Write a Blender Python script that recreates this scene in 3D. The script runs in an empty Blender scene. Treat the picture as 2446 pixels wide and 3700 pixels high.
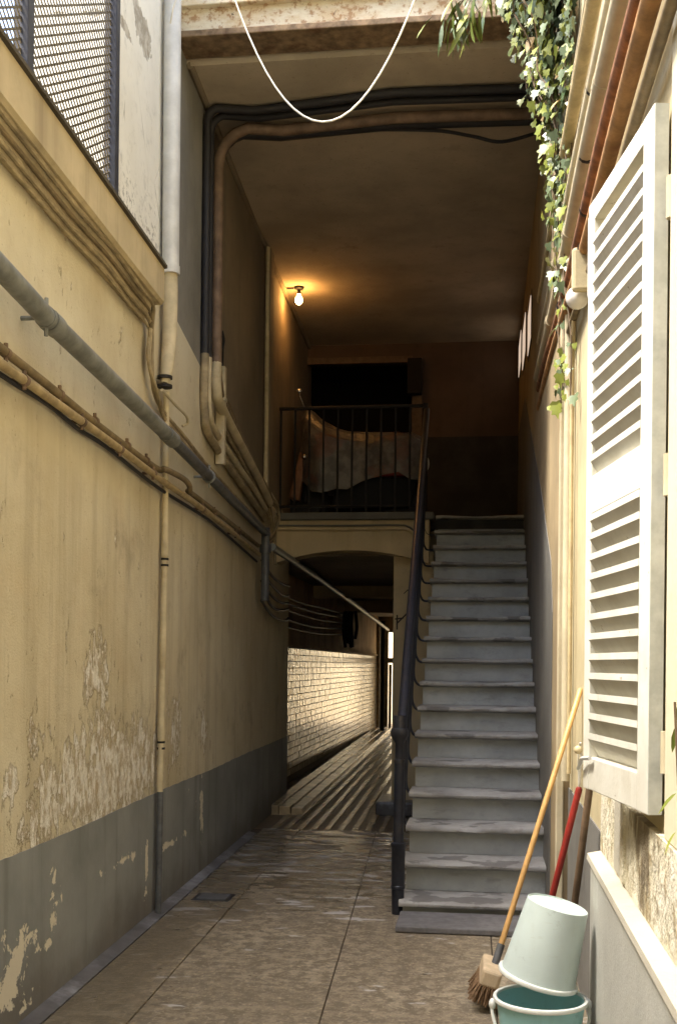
import bpy, math, random
from mathutils import Vector, Matrix
random.seed(7)
S = bpy.context.scene
COL = S.collection
R = math.radians

# ------------------------------------------------------------------ camera
cam_d = bpy.data.cameras.new('camera')
cam_d.sensor_width = 36.0
cam_d.lens = 38.915
cam_d.shift_y = 0.1492
cam_d.clip_start = 0.05
cam_d.clip_end = 2000
cam = bpy.data.objects.new('camera', cam_d)
COL.objects.link(cam)
cam.matrix_world = (Matrix.Translation((0, 0, 1.4)) @ Matrix.Rotation(R(7.36), 4, 'Z')
                    @ Matrix.Rotation(R(90), 4, 'X') @ Matrix.Rotation(R(0.6), 4, 'Z'))
S.camera = cam

# ------------------------------------------------------------------ light
SUN_EL, SUN_AZ = R(62), R(-90 - 20)      # azimuth from +Y towards +X
sun_dir = Vector((math.sin(SUN_AZ) * math.cos(SUN_EL), math.cos(SUN_AZ) * math.cos(SUN_EL), math.sin(SUN_EL)))
W = bpy.data.worlds.new('World'); S.world = W; W.use_nodes = True
nt = W.node_tree
sky = nt.nodes.new('ShaderNodeTexSky'); sky.sky_type = 'NISHITA'; sky.sun_disc = False
sky.sun_elevation = SUN_EL; sky.sun_rotation = SUN_AZ
sky.air_density = 1.0; sky.dust_density = 3.0; sky.ozone_density = 1.0
bg = nt.nodes['Background']; bg.inputs['Strength'].default_value = 0.15
nt.links.new(sky.outputs[0], bg.inputs['Color'])
sd = bpy.data.lights.new('sun', 'SUN'); sd.energy = 1.5; sd.angle = R(11); sd.color = (1.0, 0.93, 0.80)
so = bpy.data.objects.new('sun', sd); COL.objects.link(so)
so.rotation_euler = sun_dir.to_track_quat('Z', 'Y').to_euler()
so.location = (-6, -3, 12)
S.view_settings.view_transform = 'Standard'; S.view_settings.look = 'None'
S.view_settings.gamma = 1.0; S.view_settings.use_curve_mapping = False
S.view_settings.exposure = 2.75
S.render.engine = 'CYCLES'
S.cycles.max_bounces = 7; S.cycles.diffuse_bounces = 5; S.cycles.glossy_bounces = 3

# ------------------------------------------------------------------ node helper
class NT:
    def __init__(s, name):
        s.m = bpy.data.materials.new(name); s.m.use_nodes = True
        s.t = s.m.node_tree; s.b = s.t.nodes['Principled BSDF']
        s.geo = None; s.xyz = None
    def n(s, typ, **kw):
        x = s.t.nodes.new(typ)
        for k, v in kw.items(): setattr(x, k, v)
        return x
    def put(s, sock, v):
        if hasattr(v, 'is_linked') or isinstance(v, bpy.types.NodeSocket): s.t.links.new(v, sock)
        else:
            if isinstance(v, (tuple, list)) and len(v) == 3 and sock.type == 'RGBA': v = (*v, 1)
            sock.default_value = v
    def pos(s):
        if s.geo is None: s.geo = s.n('ShaderNodeNewGeometry').outputs['Position']
        return s.geo
    def obj(s): return s.n('ShaderNodeTexCoord').outputs['Object']
    def sep(s):
        if s.xyz is None:
            x = s.n('ShaderNodeSeparateXYZ'); s.put(x.inputs[0], s.pos()); s.xyz = x.outputs
        return s.xyz
    def map(s, scale, vec=None, loc=(0, 0, 0)):
        m = s.n('ShaderNodeMapping'); s.put(m.inputs['Vector'], vec or s.pos())
        m.inputs['Scale'].default_value = scale; m.inputs['Location'].default_value = loc
        return m.outputs[0]
    def noise(s, scale, detail=6, rough=.6, vec=None, stretch=None, dist=0, loc=(0, 0, 0)):
        x = s.n('ShaderNodeTexNoise')
        v = s.map(stretch or (1, 1, 1), vec, loc)
        s.put(x.inputs['Vector'], v)
        x.inputs['Scale'].default_value = scale; x.inputs['Detail'].default_value = min(detail, 5)
        x.inputs['Roughness'].default_value = rough; x.inputs['Distortion'].default_value = dist
        return x.outputs['Fac']
    def voro(s, scale, vec=None, feature='F1', out='Distance'):
        x = s.n('ShaderNodeTexVoronoi', feature=feature); s.put(x.inputs['Vector'], vec or s.pos())
        x.inputs['Scale'].default_value = scale
        return x.outputs[out]
    def math(s, op, a, b=0.0, c=None, clamp=False):
        x = s.n('ShaderNodeMath', operation=op); x.use_clamp = clamp
        s.put(x.inputs[0], a); s.put(x.inputs[1], b)
        if c is not None: s.put(x.inputs[2], c)
        return x.outputs[0]
    def rng(s, v, a, b, lo=0.0, hi=1.0, smooth=True):
        x = s.n('ShaderNodeMapRange'); x.interpolation_type = 'SMOOTHSTEP' if smooth else 'LINEAR'
        s.put(x.inputs[0], v)
        for i, k in enumerate((a, b, lo, hi)): x.inputs[i + 1].default_value = k
        return x.outputs[0]
    def mix(s, f, a, b, mode='MIX'):
        x = s.n('ShaderNodeMix', data_type='RGBA', blend_type=mode)
        s.put(x.inputs[0], f); s.put(x.inputs[6], a); s.put(x.inputs[7], b)
        return x.outputs[2]
    def blob(s, y, z, ry, rz):
        o = s.sep()
        a = s.math('POWER', s.math('DIVIDE', s.math('SUBTRACT', o[1], y), ry), 2.0)
        b = s.math('POWER', s.math('DIVIDE', s.math('SUBTRACT', o[2], z), rz), 2.0)
        return s.math('SUBTRACT', 1.0, s.math('SQRT', s.math('ADD', a, b)), clamp=True)
    def rand(s): return s.n('ShaderNodeObjectInfo').outputs['Random']
    def bump(s, h, strength=.3, dist=.01, prev=None):
        x = s.n('ShaderNodeBump'); x.inputs['Strength'].default_value = strength; x.inputs['Distance'].default_value = dist
        s.put(x.inputs['Height'], h)
        if prev is not None: s.put(x.inputs['Normal'], prev)
        return x.outputs[0]
    def out(s, col, rough=.8, normal=None, metal=0.0, spec=.5, **kw):
        s.put(s.b.inputs['Base Color'], col); s.put(s.b.inputs['Roughness'], rough)
        s.put(s.b.inputs['Metallic'], metal); s.b.inputs['Specular IOR Level'].default_value = spec
        if normal is not None: s.put(s.b.inputs['Normal'], normal)
        for k, v in kw.items(): s.put(s.b.inputs[k], v)
        return s.m

def mul(c, k): return tuple(x * k for x in c)

def plaster(name, base, vary=.25, streak=.35, dirt=(.10, .08, .06), rough=.9, grain=1.0, streak_col=None, spots=0.0, big=1.2):
    n = NT(name)
    a = n.noise(big, 6, .6); b = n.noise(9, 7, .65)
    c = n.mix(n.rng(a, .3, .7), mul(base, 1 - vary), mul(base, 1 + vary * .45))
    c = n.mix(n.math('MULTIPLY', n.rng(b, .5, .75), .35), c, mul(base, .72))
    st = n.noise(1.0, 6, .62, stretch=(7, 7, .45))
    c = n.mix(n.math('MULTIPLY', n.rng(st, .48, .78), streak), c, streak_col or mul(base, .5))
    f = n.noise(2.3, 8, .7, loc=(3, 1, 7))
    c = n.mix(n.math('MULTIPLY', n.rng(f, .58, .8), .45), c, dirt)
    if spots:
        v = n.noise(38, 3, .5, loc=(5, 5, 1))
        c = n.mix(n.math('MULTIPLY', n.rng(v, .64, .72), spots), c, dirt)
    g = n.noise(120, 3, .6)
    h = n.math('ADD', n.math('MULTIPLY', g, .25), n.math('MULTIPLY', b, .8))
    return n.out(c, rough, n.bump(h, .35 * grain, .012), spec=.25)

def simple(name, base, rough=.5, metal=0.0, vary=.2, scale=14, dirt=None, dirt_amt=.5, bump=.12, spec=.4, space='world', **kw):
    n = NT(name)
    v = n.pos() if space == 'world' else n.obj()
    a = n.noise(scale, 6, .62, vec=v)
    c = n.mix(n.rng(a, .3, .72), mul(base, 1 - vary), mul(base, 1 + vary * .5))
    if dirt:
        d = n.noise(scale * .45, 8, .7, vec=v, loc=(4, 2, 9))
        c = n.mix(n.math('MULTIPLY', n.rng(d, .48, .72), dirt_amt), c, dirt)
    return n.out(c, rough, n.bump(a, bump, .006), metal, spec, **kw)

M = {}
# ochre courtyard wall: peeling patches with a shape of their own
def m_ochre():
    n = NT('ochre_plaster')
    a = n.noise(.8, 5, .6); b = n.noise(7, 5, .65)
    c = n.mix(n.rng(a, .32, .7), (.55, .48, .325), (.69, .635, .475))
    w = n.noise(2.1, 5, .65, loc=(7, 3, 3))
    c = n.mix(n.math('MULTIPLY', n.rng(w, .5, .7), .30), c, (.57, .45, .285))
    c = n.mix(n.math('MULTIPLY', n.rng(b, .5, .78), .3), c, (.44, .35, .205))
    st = n.noise(1.0, 5, .6, stretch=(5, 5, .35))
    low = n.rng(n.sep()[2], 2.75, 1.9)
    c = n.mix(n.math('MULTIPLY', n.rng(st, .44, .74), n.math('ADD', .16, n.math('MULTIPLY', low, .34))), c, (.33, .27, .165))
    st2 = n.noise(1.0, 5, .6, stretch=(13, 13, .8), loc=(9, 4, 2))
    c = n.mix(n.math('MULTIPLY', n.rng(st2, .56, .78), n.math('MULTIPLY', low, .4)), c, (.27, .225, .145))
    soot = n.noise(2.4, 5, .68, loc=(2, 8, 1))
    c = n.mix(n.math('MULTIPLY', n.rng(soot, .53, .74), n.math('MULTIPLY', low, .45)), c, (.24, .20, .14))
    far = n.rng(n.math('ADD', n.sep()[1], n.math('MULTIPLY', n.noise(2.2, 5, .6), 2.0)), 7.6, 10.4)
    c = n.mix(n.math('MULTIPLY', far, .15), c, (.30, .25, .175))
    fk = n.noise(55, 4, .6, loc=(4, 4, 4))
    c = n.mix(n.math('MULTIPLY', n.rng(fk, .66, .72), .5), c, (.24, .18, .11))
    # flaking: a broad weak zone low down, with ragged vertical chips
    bl = n.math('MULTIPLY', n.blob(5.2, .86, 1.7, .42), .78)
    for (y, z, ry, rz, k) in ((4.95, 1.34, .34, .30, .62), (6.45, .98, .30, .32, .55), (7.25, 1.0, .22, .26, .5), (4.3, .80, .45, .22, .6), (4.15, 1.1, .10, .4, .45), (3.95, .95, .14, .10, .9)):
        bl = n.math('MAXIMUM', bl, n.math('MULTIPLY', n.blob(y, z, ry, rz), k))
    p1 = n.noise(5.0, 5, .7, stretch=(1, 1, .6), dist=.5); p2 = n.noise(17, 5, .68, stretch=(1, 1, .55), dist=.3, loc=(3, 3, 8))
    pk = n.math('ADD', n.math('ADD', n.math('MULTIPLY', p1, .42), n.math('MULTIPLY', p2, .58)), n.math('MULTIPLY', bl, .34))
    peel = n.rng(pk, .625, .648); edge = n.rng(pk, .595, .632)
    in2 = n.noise(21, 5, .7, stretch=(1, 1, .6), loc=(1, 1, 5))
    pc = n.mix(n.rng(in2, .42, .62), (.84, .81, .72), (.50, .42, .29))
    c = n.mix(n.math('MULTIPLY', edge, .45), c, (.36, .27, .15))
    c = n.mix(peel, c, pc)
    deep = n.rng(n.math('SUBTRACT', pk, n.math('MULTIPLY', in2, .25)), .66, .70)
    c = n.mix(n.math('MULTIPLY', deep, .22), c, (.24, .19, .13))
    g = n.noise(110, 3, .6)
    h = n.math('ADD', n.math('MULTIPLY', g, .2), n.math('MULTIPLY', b, .5))
    h = n.math('ADD', n.math('SUBTRACT', h, n.math('MULTIPLY', peel, 1.3)), n.math('MULTIPLY', edge, .5))
    h = n.math('ADD', h, n.math('MULTIPLY', n.math('MULTIPLY', peel, in2), 2.2))
    return n.out(c, .92, n.bump(h, .8, .02), spec=.2)
M['ochre'] = m_ochre()

def m_dado():
    n = NT('grey_dado_paint')
    a = n.noise(1.3, 7, .62); b = n.noise(9, 7, .65)
    c = n.mix(n.rng(a, .3, .7), (.20, .21, .205), (.29, .30, .295))
    st = n.noise(1.0, 6, .6, stretch=(8, 8, .5), loc=(4, 0, 0))
    c = n.mix(n.math('MULTIPLY', n.rng(st, .5, .75), .4), c, (.10, .10, .09))
    br = n.rng(n.math('ADD', n.sep()[2], n.math('MULTIPLY', n.noise(2.5, 6, .6), .5)), .52, .22)
    c = n.mix(n.math('MULTIPLY', br, .55), c, (.11, .085, .065))
    bl = n.blob(4.0, .22, .35, .26)
    for (y, z, ry, rz) in ((4.42, .36, .10, .28), (4.3, .24, .3, .06), (5.45, .40, .5, .05), (5.85, .3, .06, .35), (6.4, .33, .7, .05), (7.2, .42, .1, .3)):
        bl = n.math('MAXIMUM', bl, n.math('MULTIPLY', n.blob(y, z, ry, rz), .9))
    pn = n.noise(9, 8, .66, dist=.4)
    pk = n.math('ADD', pn, n.math('MULTIPLY', bl, .34))
    peel = n.rng(pk, .70, .735)
    c = n.mix(peel, c, (.66, .61, .49))
    h = n.math('SUBTRACT', n.math('MULTIPLY', b, .6), n.math('MULTIPLY', peel, 1.2))
    return n.out(c, .8, n.bump(h, .45, .012), spec=.3)
M['dado'] = m_dado()
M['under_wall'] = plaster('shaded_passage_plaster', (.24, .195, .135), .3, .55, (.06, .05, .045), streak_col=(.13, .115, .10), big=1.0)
M['grey_upper'] = plaster('grey_shadow_plaster', (.235, .225, .195), .25, .5, (.11, .10, .09), streak_col=(.15, .145, .135), big=1.6)  # grey stands for the shadow on the upper left wall
M['ceiling'] = plaster('ceiling_plaster', (.47, .40, .30), .22, .0, (.14, .10, .07), spots=.35, big=1.5)
def m_pier():
    n = NT('white_weathered_plaster')
    a = n.noise(1.6, 7, .62); b = n.noise(12, 8, .7)
    c = n.mix(n.rng(a, .3, .7), (.70, .68, .60), (.80, .785, .71))
    c = n.mix(n.math('MULTIPLY', n.rng(b, .52, .72), .4), c, (.45, .44, .39))
    lo = n.rng(n.math('ADD', n.sep()[2], n.math('MULTIPLY', n.noise(4, 7, .7), .9)), 4.45, 3.95)
    sp = n.noise(34, 5, .65, loc=(2, 5, 3))
    c = n.mix(n.math('MULTIPLY', n.rng(sp, .52, .62), n.math('MULTIPLY', lo, .8)), c, (.13, .125, .11))
    bl = n.math('MAXIMUM', n.blob(5.62, 4.72, .26, .20), n.blob(5.3, 4.55, .2, .06))
    pk = n.math('ADD', n.noise(7, 7, .6, dist=.3), n.math('MULTIPLY', bl, .55))
    pe = n.rng(pk, .70, .73)
    c = n.mix(pe, c, n.mix(n.rng(b, .4, .6), (.34, .31, .25), (.52, .49, .42)))
    cr = n.voro(2.1, n.map((1, 1, .8)), 'DISTANCE_TO_EDGE')
    ck = n.math('MULTIPLY', n.rng(cr, .012, .003), n.rng(n.noise(2.2, 3, .5), .5, .6))
    c = n.mix(n.math('MULTIPLY', ck, .6), c, (.25, .23, .19))
    h = n.math('SUBTRACT', n.math('MULTIPLY', b, .5), n.math('ADD', pe, ck))
    return n.out(c, .9, n.bump(h, .5, .012), spec=.25)
M['white_pier'] = m_pier()
M['cornice'] = plaster('ochre_cornice', (.53, .44, .275), .25, .5, (.10, .08, .055), streak_col=(.17, .13, .08))
M['cornice_top'] = plaster('grimy_cornice_edge', (.10, .085, .06), .3, .2)
M['right_wall'] = plaster('cream_plaster', (.49, .42, .26), .2, .35, (.20, .15, .09), streak_col=(.36, .27, .15))
M['cream'] = plaster('pale_cream_paint', (.62, .57, .41), .1, .15, (.35, .30, .2), streak_col=(.48, .43, .29), grain=.5)
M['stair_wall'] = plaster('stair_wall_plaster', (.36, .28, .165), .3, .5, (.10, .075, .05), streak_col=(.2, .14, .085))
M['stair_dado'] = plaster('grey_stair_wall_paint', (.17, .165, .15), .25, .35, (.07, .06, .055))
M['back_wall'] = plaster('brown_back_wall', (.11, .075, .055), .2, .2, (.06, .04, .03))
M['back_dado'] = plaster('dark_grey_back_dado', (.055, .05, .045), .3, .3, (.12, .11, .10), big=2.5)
M['landing'] = plaster('ochre_landing_plaster', (.60, .49, .30), .18, .35, (.15, .11, .07), streak_col=(.28, .21, .12))
M['tunnel_up'] = plaster('brown_tunnel_plaster', (.42, .30, .17), .35, .5, (.08, .055, .035), streak_col=(.12, .08, .05), big=1.6)
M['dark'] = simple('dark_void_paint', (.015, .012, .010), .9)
M['mould'] = None
def m_mould():
    n = NT('mouldy_broken_plaster')
    a = n.noise(5, 8, .68); b = n.noise(11, 8, .7, stretch=(1, 1, .8))
    c = n.mix(n.rng(a, .35, .65), (.48, .42, .27), (.66, .63, .52))
    c = n.mix(n.math('MULTIPLY', n.rng(b, .53, .63), .7), c, (.26, .19, .09))
    st = n.noise(1.0, 7, .65, stretch=(7, 7, 3.0))
    wet = n.blob(3.0, .98, .42, .30)
    c = n.mix(n.math('MULTIPLY', n.rng(n.math('ADD', st, n.math('MULTIPLY', wet, .34)), .62, .80), .85), c, (.12, .09, .055))
    sp = n.noise(30, 4, .6, stretch=(1, 1, .45), loc=(3, 3, 3))
    c = n.mix(n.math('MULTIPLY', n.rng(sp, .64, .68), .75), c, (.14, .10, .05))
    h = n.math('ADD', n.math('MULTIPLY', a, 1.2), n.math('MULTIPLY', b, .8))
    return n.out(c, .95, n.bump(h, .8, .03), spec=.2)
M['mould'] = m_mould()
M['plinth'] = plaster('grey_white_plinth', (.42, .42, .38), .15, .5, (.22, .2, .16), streak_col=(.30, .29, .24))
M['plinth_top'] = plaster('pale_stone_ledge', (.46, .43, .35), .15, .0, (.3, .27, .2))

def m_floor(name, c0, c1, gloss=.12):
    n = NT(name)
    a = n.noise(1.0, 5, .62); b = n.noise(13, 5, .75); r = n.rand()
    c = n.mix(n.rng(a, .34, .66), c0, c1)
    c = n.mix(n.math('MULTIPLY', n.rng(b, .42, .60), .7), mul(c0, .55), c)
    f = n.noise(48, 5, .7)
    c = n.mix(n.math('MULTIPLY', n.rng(f, .54, .68), .45), c, mul(c1, 1.5))
    c = n.mix(n.math('MULTIPLY', n.rng(f, .46, .36), .45), c, mul(c0, .4))
    sc = n.noise(3.2, 4, .6, stretch=(1, 3.0, 1), loc=(1, 1, 4))
    c = n.mix(n.math('MULTIPLY', n.rng(sc, .60, .66), .25), c, mul(c0, .45))
    ws = n.noise(6.0, 4, .55, stretch=(.55, 1.5, 1), loc=(3, 9, 0)); wz = n.noise(.9, 2, .5, loc=(6, 6, 0))
    wm = n.rng(n.math('ADD', ws, n.math('MULTIPLY', n.math('ADD', wz, n.rng(n.sep()[1], 5.0, 7.0, -.30, .12)), .30)), .72, .77)
    c = n.mix(n.math('MULTIPLY', wm, .7), c, (.58, .56, .53))  # sky glints on the damp floor, painted as pale blotches
    # damp ground next to the left wall and around the stair foot
    lx = n.math('ADD', n.sep()[0], n.math('MULTIPLY', n.noise(1.7, 5, .6, loc=(8, 1, 0)), .9))
    side = n.rng(lx, -.75, -1.05)
    w = n.noise(6.5, 5, .6, stretch=(.5, 1.3, 1), loc=(1, 6, 0))
    w2 = n.noise(1.6, 3, .5, loc=(5, 1, 0))
    far = n.rng(n.sep()[1], 5.4, 7.2, -.10, .10)
    pud = n.rng(n.math('ADD', n.math('ADD', w, far), n.math('MULTIPLY', w2, .25)), .69, .74)
    damp = n.math('MAXIMUM', n.math('MULTIPLY', side, .8), n.math('MULTIPLY', pud, .6))
    c = n.mix(n.math('MULTIPLY', damp, .62), c, mul(c0, .38))
    ro = n.math('SUBTRACT', .70, n.math('ADD', n.math('MULTIPLY', pud, .70 - gloss), n.math('MULTIPLY', n.math('MULTIPLY', side, n.math('SUBTRACT', 1.0, pud)), .36)))
    h = n.math('ADD', n.math('MULTIPLY', b, .9), n.math('MULTIPLY', f, .35))
    h = n.math('MULTIPLY', h, n.math('SUBTRACT', 1.0, n.math('MULTIPLY', pud, .8)))
    return n.out(c, ro, n.bump(h, .6, .012), spec=.5)
M['slab'] = m_floor('brown_paving_stone', (.29, .235, .155), (.43, .36, .25))
M['joint'] = simple('dark_paving_joint', (.09, .07, .05), .9, vary=.3)
M['strip_base'] = simple('brown_groove_stone', (.17, .125, .075), .5, 0, vary=.4, scale=9)
M['strip'] = simple('damp_grooved_stone', (.42, .33, .20), .26, 0, vary=.35, scale=7, dirt=(.10, .075, .045), dirt_amt=.6, bump=.15, spec=.6)
M['gutter'] = simple('bluish_concrete_gutter', (.13, .125, .125), .4, vary=.35, scale=6, dirt=(.36, .36, .38), dirt_amt=.8)
M['far_ochre'] = plaster('golden_house_plaster', (.74, .62, .40), .1, .1, (.4, .3, .15))
M['street'] = simple('pale_street_paving', (.55, .44, .27), .8, scale=3)
M['ground'] = simple('ground_earth', (.20, .17, .13), .9, scale=2)
def m_stone():
    n = NT('grey_worn_stair_stone')
    a = n.noise(2.2, 7, .65); b = n.noise(16, 7, .7); r = n.rand()
    c = n.mix(n.rng(a, .3, .7), (.31, .33, .325), (.46, .485, .47))
    c = n.mix(n.math('MULTIPLY', n.rng(b, .5, .75), .35), c, (.22, .23, .225))
    d = n.noise(5, 7, .68, stretch=(1, 1, 3), loc=(2, 2, 2))
    c = n.mix(n.math('MULTIPLY', n.rng(d, .52, .72), .5), c, (.17, .172, .165))
    c = n.mix(n.rng(r, 0, 1, 0, .25, False), c, (.30, .30, .285))
    return n.out(c, .62, n.bump(n.math('ADD', b, a), .3, .008), spec=.35)
M['stone'] = m_stone()
def m_tread():
    n = NT('worn_brownish_tread_stone')
    a = n.noise(3.0, 7, .65); b = n.noise(18, 7, .7)
    c = n.mix(n.rng(a, .3, .7), (.24, .235, .22), (.40, .395, .37))
    c = n.mix(n.math('MULTIPLY', n.rng(b, .48, .72), .5), c, (.20, .18, .155))
    w = n.noise(4.2, 5, .5, stretch=(.8, 1, 1), loc=(7, 1, 2))
    c = n.mix(n.math('MULTIPLY', n.rng(w, .57, .61), .7), c, (.11, .105, .10))
    return n.out(c, .6, n.bump(n.math('ADD', b, a), .35, .008), spec=.35)
M['tread'] = m_tread()
M['mat'] = simple('grey_threshold_stone', (.17, .165, .165), .7, vary=.25, scale=20)
M['iron'] = simple('dark_blue_black_iron', (.022, .025, .036), .38, .2, vary=.3, scale=20, dirt=(.06, .055, .055), spec=.5)
M['iron_dull'] = simple('dull_black_iron', (.02, .018, .018), .6, .2, vary=.3)
M['pipe_grey'] = simple('grey_painted_pipe', (.235, .245, .23), .5, .15, vary=.3, scale=12, dirt=(.12, .12, .10), spec=.4)
M['pipe_dk'] = simple('dark_grey_pipe', (.12, .125, .13), .5, .2, vary=.3, scale=16, dirt=(.07, .06, .05))
M['pipe_och'] = simple('ochre_painted_pipe', (.40, .31, .17), .65, 0, vary=.3, scale=14, dirt=(.15, .10, .06))
M['pipe_brown'] = simple('brown_painted_pipe', (.22, .165, .09), .65, 0, vary=.35, scale=14, dirt=(.08, .06, .04))
M['pipe_beige'] = simple('beige_painted_pipe', (.52, .42, .235), .6, 0, vary=.22, scale=9, dirt=(.24, .17, .09))
M['pipe_cream'] = simple('cream_painted_pipe', (.52, .455, .31), .55, 0, vary=.15, scale=8, dirt=(.38, .29, .16))
M['pipe_wall'] = simple('wall_coloured_pipe', (.57, .49, .32), .75, 0, vary=.2, scale=8, dirt=(.3, .22, .12))
M['rust'] = simple('rusty_red_brown_pipe', (.25, .115, .055), .8, 0, vary=.5, scale=12, dirt=(.10, .045, .028), dirt_amt=.8)
M['rust_or'] = simple('rusty_orange_pipe', (.40, .22, .09), .8, 0, vary=.4, scale=10, dirt=(.20, .07, .03), dirt_amt=.7)
M['zinc'] = simple('pale_zinc_downpipe', (.60, .60, .57), .45, .1, vary=.2, scale=5, dirt=(.36, .38, .42), dirt_amt=.6)
M['cable_dk'] = simple('black_cable', (.022, .021, .024), .6, 0)
M['cable_och'] = simple('dusty_ochre_cable', (.37, .30, .18), .8, 0, vary=.35, scale=10, dirt=(.12, .09, .06))
M['cable_rust'] = simple('brown_dusty_pipe', (.20, .135, .09), .7, 0, vary=.4, scale=8, dirt=(.08, .05, .04))
M['white'] = simple('white_plastic', (.74, .74, .68), .5, 0, vary=.08)
def m_shutter():
    n = NT('white_shutter_paint')
    a = n.noise(9, 5, .6); b = n.noise(40, 5, .6)
    c = n.mix(n.rng(a, .3, .7), (.60, .59, .52), (.68, .675, .61))
    d = n.noise(7, 5, .7, stretch=(1, 1, .4), loc=(1, 2, 3))
    c = n.mix(n.math('MULTIPLY', n.rng(d, .54, .74), .5), c, (.44, .41, .32))
    lowz = n.rng(n.math('ADD', n.sep()[2], n.math('MULTIPLY', n.noise(8, 5, .65), .5)), 1.62, 1.30)
    c = n.mix(n.math('MULTIPLY', lowz, .28), c, (.42, .38, .29))
    ch = n.noise(26, 5, .7, loc=(6, 1, 2))
    chip = n.rng(ch, .675, .69)
    c = n.mix(chip, c, (.33, .29, .22))
    return n.out(c, .55, n.bump(n.math('SUBTRACT', n.math('ADD', a, b), chip), .2, .004), spec=.35)
M['shutter'] = m_shutter()
M['shutter_edge'] = simple('grey_shaded_shutter_edge', (.50, .52, .48), .7, 0, vary=.2, scale=14, dirt=(.26, .28, .27))  # hinge-side edge, its shade put into a greyer colour
def m_beam():
    n = NT('rusty_painted_steel')
    a = n.noise(3, 7, .65, stretch=(1, 1, 2)); b = n.noise(22, 8, .72)
    c = n.mix(n.rng(a, .4, .6), (.66, .60, .46), (.55, .44, .28))
    c = n.mix(n.math('MULTIPLY', n.rng(n.math('ADD', b, n.math('MULTIPLY', a, .35)), .68, .80), .8), c, (.32, .17, .075))
    c = n.mix(n.rng(n.noise(30, 6, .7, loc=(4, 4, 4)), .64, .70), c, (.09, .06, .04))
    return n.out(c, .75, n.bump(b, .4, .01), spec=.3)
M['beam'] = m_beam()
M['beam_dk'] = simple('rusty_dark_steel', (.22, .15, .085), .8, 0, vary=.5, scale=16, dirt=(.09, .04, .02), dirt_amt=.8, bump=.4)
M['mesh'] = simple('weathered_mesh_metal', (.17, .145, .10), .5, .35, vary=.3, scale=6)
M['post'] = simple('dark_blue_grey_post', (.045, .047, .06), .6, .2, vary=.3)
def m_tile(name):
    n = NT(name)
    r = n.rand(); a = n.noise(4, 6, .6)
    c = n.mix(n.rng(r, 0, 1, 0, 1, False), (.54, .45, .30), (.68, .60, .43))
    c = n.mix(n.math('MULTIPLY', n.rng(a, .5, .7), .5), c, (.38, .30, .18))
    return n.out(c, .22, n.bump(n.noise(9, 3, .5), .35, .02), spec=.6)
M['tile'] = m_tile('glazed_cream_tile')
M['grout'] = simple('dark_grout', (.16, .12, .075), .8)
M['wood_y'] = simple('yellow_varnished_wood', (.56, .33, .115), .45, 0, vary=.2, scale=16, space='obj')
M['wood_r'] = simple('red_painted_handle', (.26, .025, .018), .4, 0, vary=.2, scale=16)
M['wood_b'] = simple('dark_brown_wood', (.13, .085, .05), .6, 0, vary=.3, scale=16)
M['wood_pale'] = simple('pale_wood', (.58, .46, .30), .6, 0, vary=.2, scale=16)
M['bristle'] = simple('brown_bristle', (.24, .15, .08), .9, 0, vary=.4, scale=80, bump=.8)
def m_bucket_w():
    n = NT('bucket_w_plastic'); v = n.obj()
    a = n.noise(5, 5, .6); st = n.noise(1.0, 5, .65, stretch=(22, 22, 2.0)); sc = n.noise(60, 4, .7, stretch=(.3, .3, 1.6))
    c = n.mix(n.rng(a, .3, .7), (.55, .64, .61), tuple(q * .9 for q in (.55, .64, .61)))
    c = n.mix(n.math('MULTIPLY', n.rng(st, .52, .76), .4), c, (.43, .47, .40))
    c = n.mix(n.math('MULTIPLY', n.rng(sc, .62, .70), .35), c, (.43, .47, .40))
    f = n.noise(14, 5, .7, loc=(3, 3, 3))
    c = n.mix(n.math('MULTIPLY', n.rng(f, .60, .72), .45), c, tuple(q * .6 for q in (.43, .47, .40)))
    return n.out(c, n.rng(a, .3, .7, .38, .55), n.bump(n.math('ADD', sc, f), .12, .003), spec=.4)
M['bucket_w'] = m_bucket_w()
def m_bucket_t():
    n = NT('bucket_t_plastic'); v = n.obj()
    a = n.noise(5, 5, .6); st = n.noise(1.0, 5, .65, stretch=(22, 22, 2.0)); sc = n.noise(60, 4, .7, stretch=(.3, .3, 1.6))
    c = n.mix(n.rng(a, .3, .7), (.33, .60, .62), tuple(q * .9 for q in (.33, .60, .62)))
    c = n.mix(n.math('MULTIPLY', n.rng(st, .52, .76), .4), c, (.22, .40, .40))
    c = n.mix(n.math('MULTIPLY', n.rng(sc, .62, .70), .35), c, (.22, .40, .40))
    f = n.noise(14, 5, .7, loc=(3, 3, 3))
    c = n.mix(n.math('MULTIPLY', n.rng(f, .60, .72), .45), c, tuple(q * .6 for q in (.22, .40, .40)))
    return n.out(c, n.rng(a, .3, .7, .38, .55), n.bump(n.math('ADD', sc, f), .12, .003), spec=.4)
M['bucket_t'] = m_bucket_t()
M['rim_w'] = simple('white_plastic_rim', (.74, .76, .70), .45, 0, vary=.05)
M['globe'] = simple('white_glass_globe', (.72, .70, .66), .2, 0, vary=.08, spec=.6)
def m_leaf(name, c0, c1, ro=.28):
    n = NT(name); r = n.rand()
    c = n.mix(n.rng(r, 0, 1, 0, 1, False), c0, c1)
    return n.out(c, ro, None, spec=.4, **{'Subsurface Weight': 0.0, 'Transmission Weight': 0.0})
M['leaf'] = m_leaf('dark_ivy_leaf', (.030, .062, .026), (.085, .125, .045))
M['leaf2'] = m_leaf('yellow_green_leaf', (.09, .13, .02), (.22, .24, .045), .38)
M['leaf3'] = m_leaf('pale_ivy_leaf', (.085, .125, .06), (.16, .19, .10), .42)
M['leaf4'] = m_leaf('dry_ivy_leaf', (.30, .20, .07), (.36, .26, .10), .5)
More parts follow.
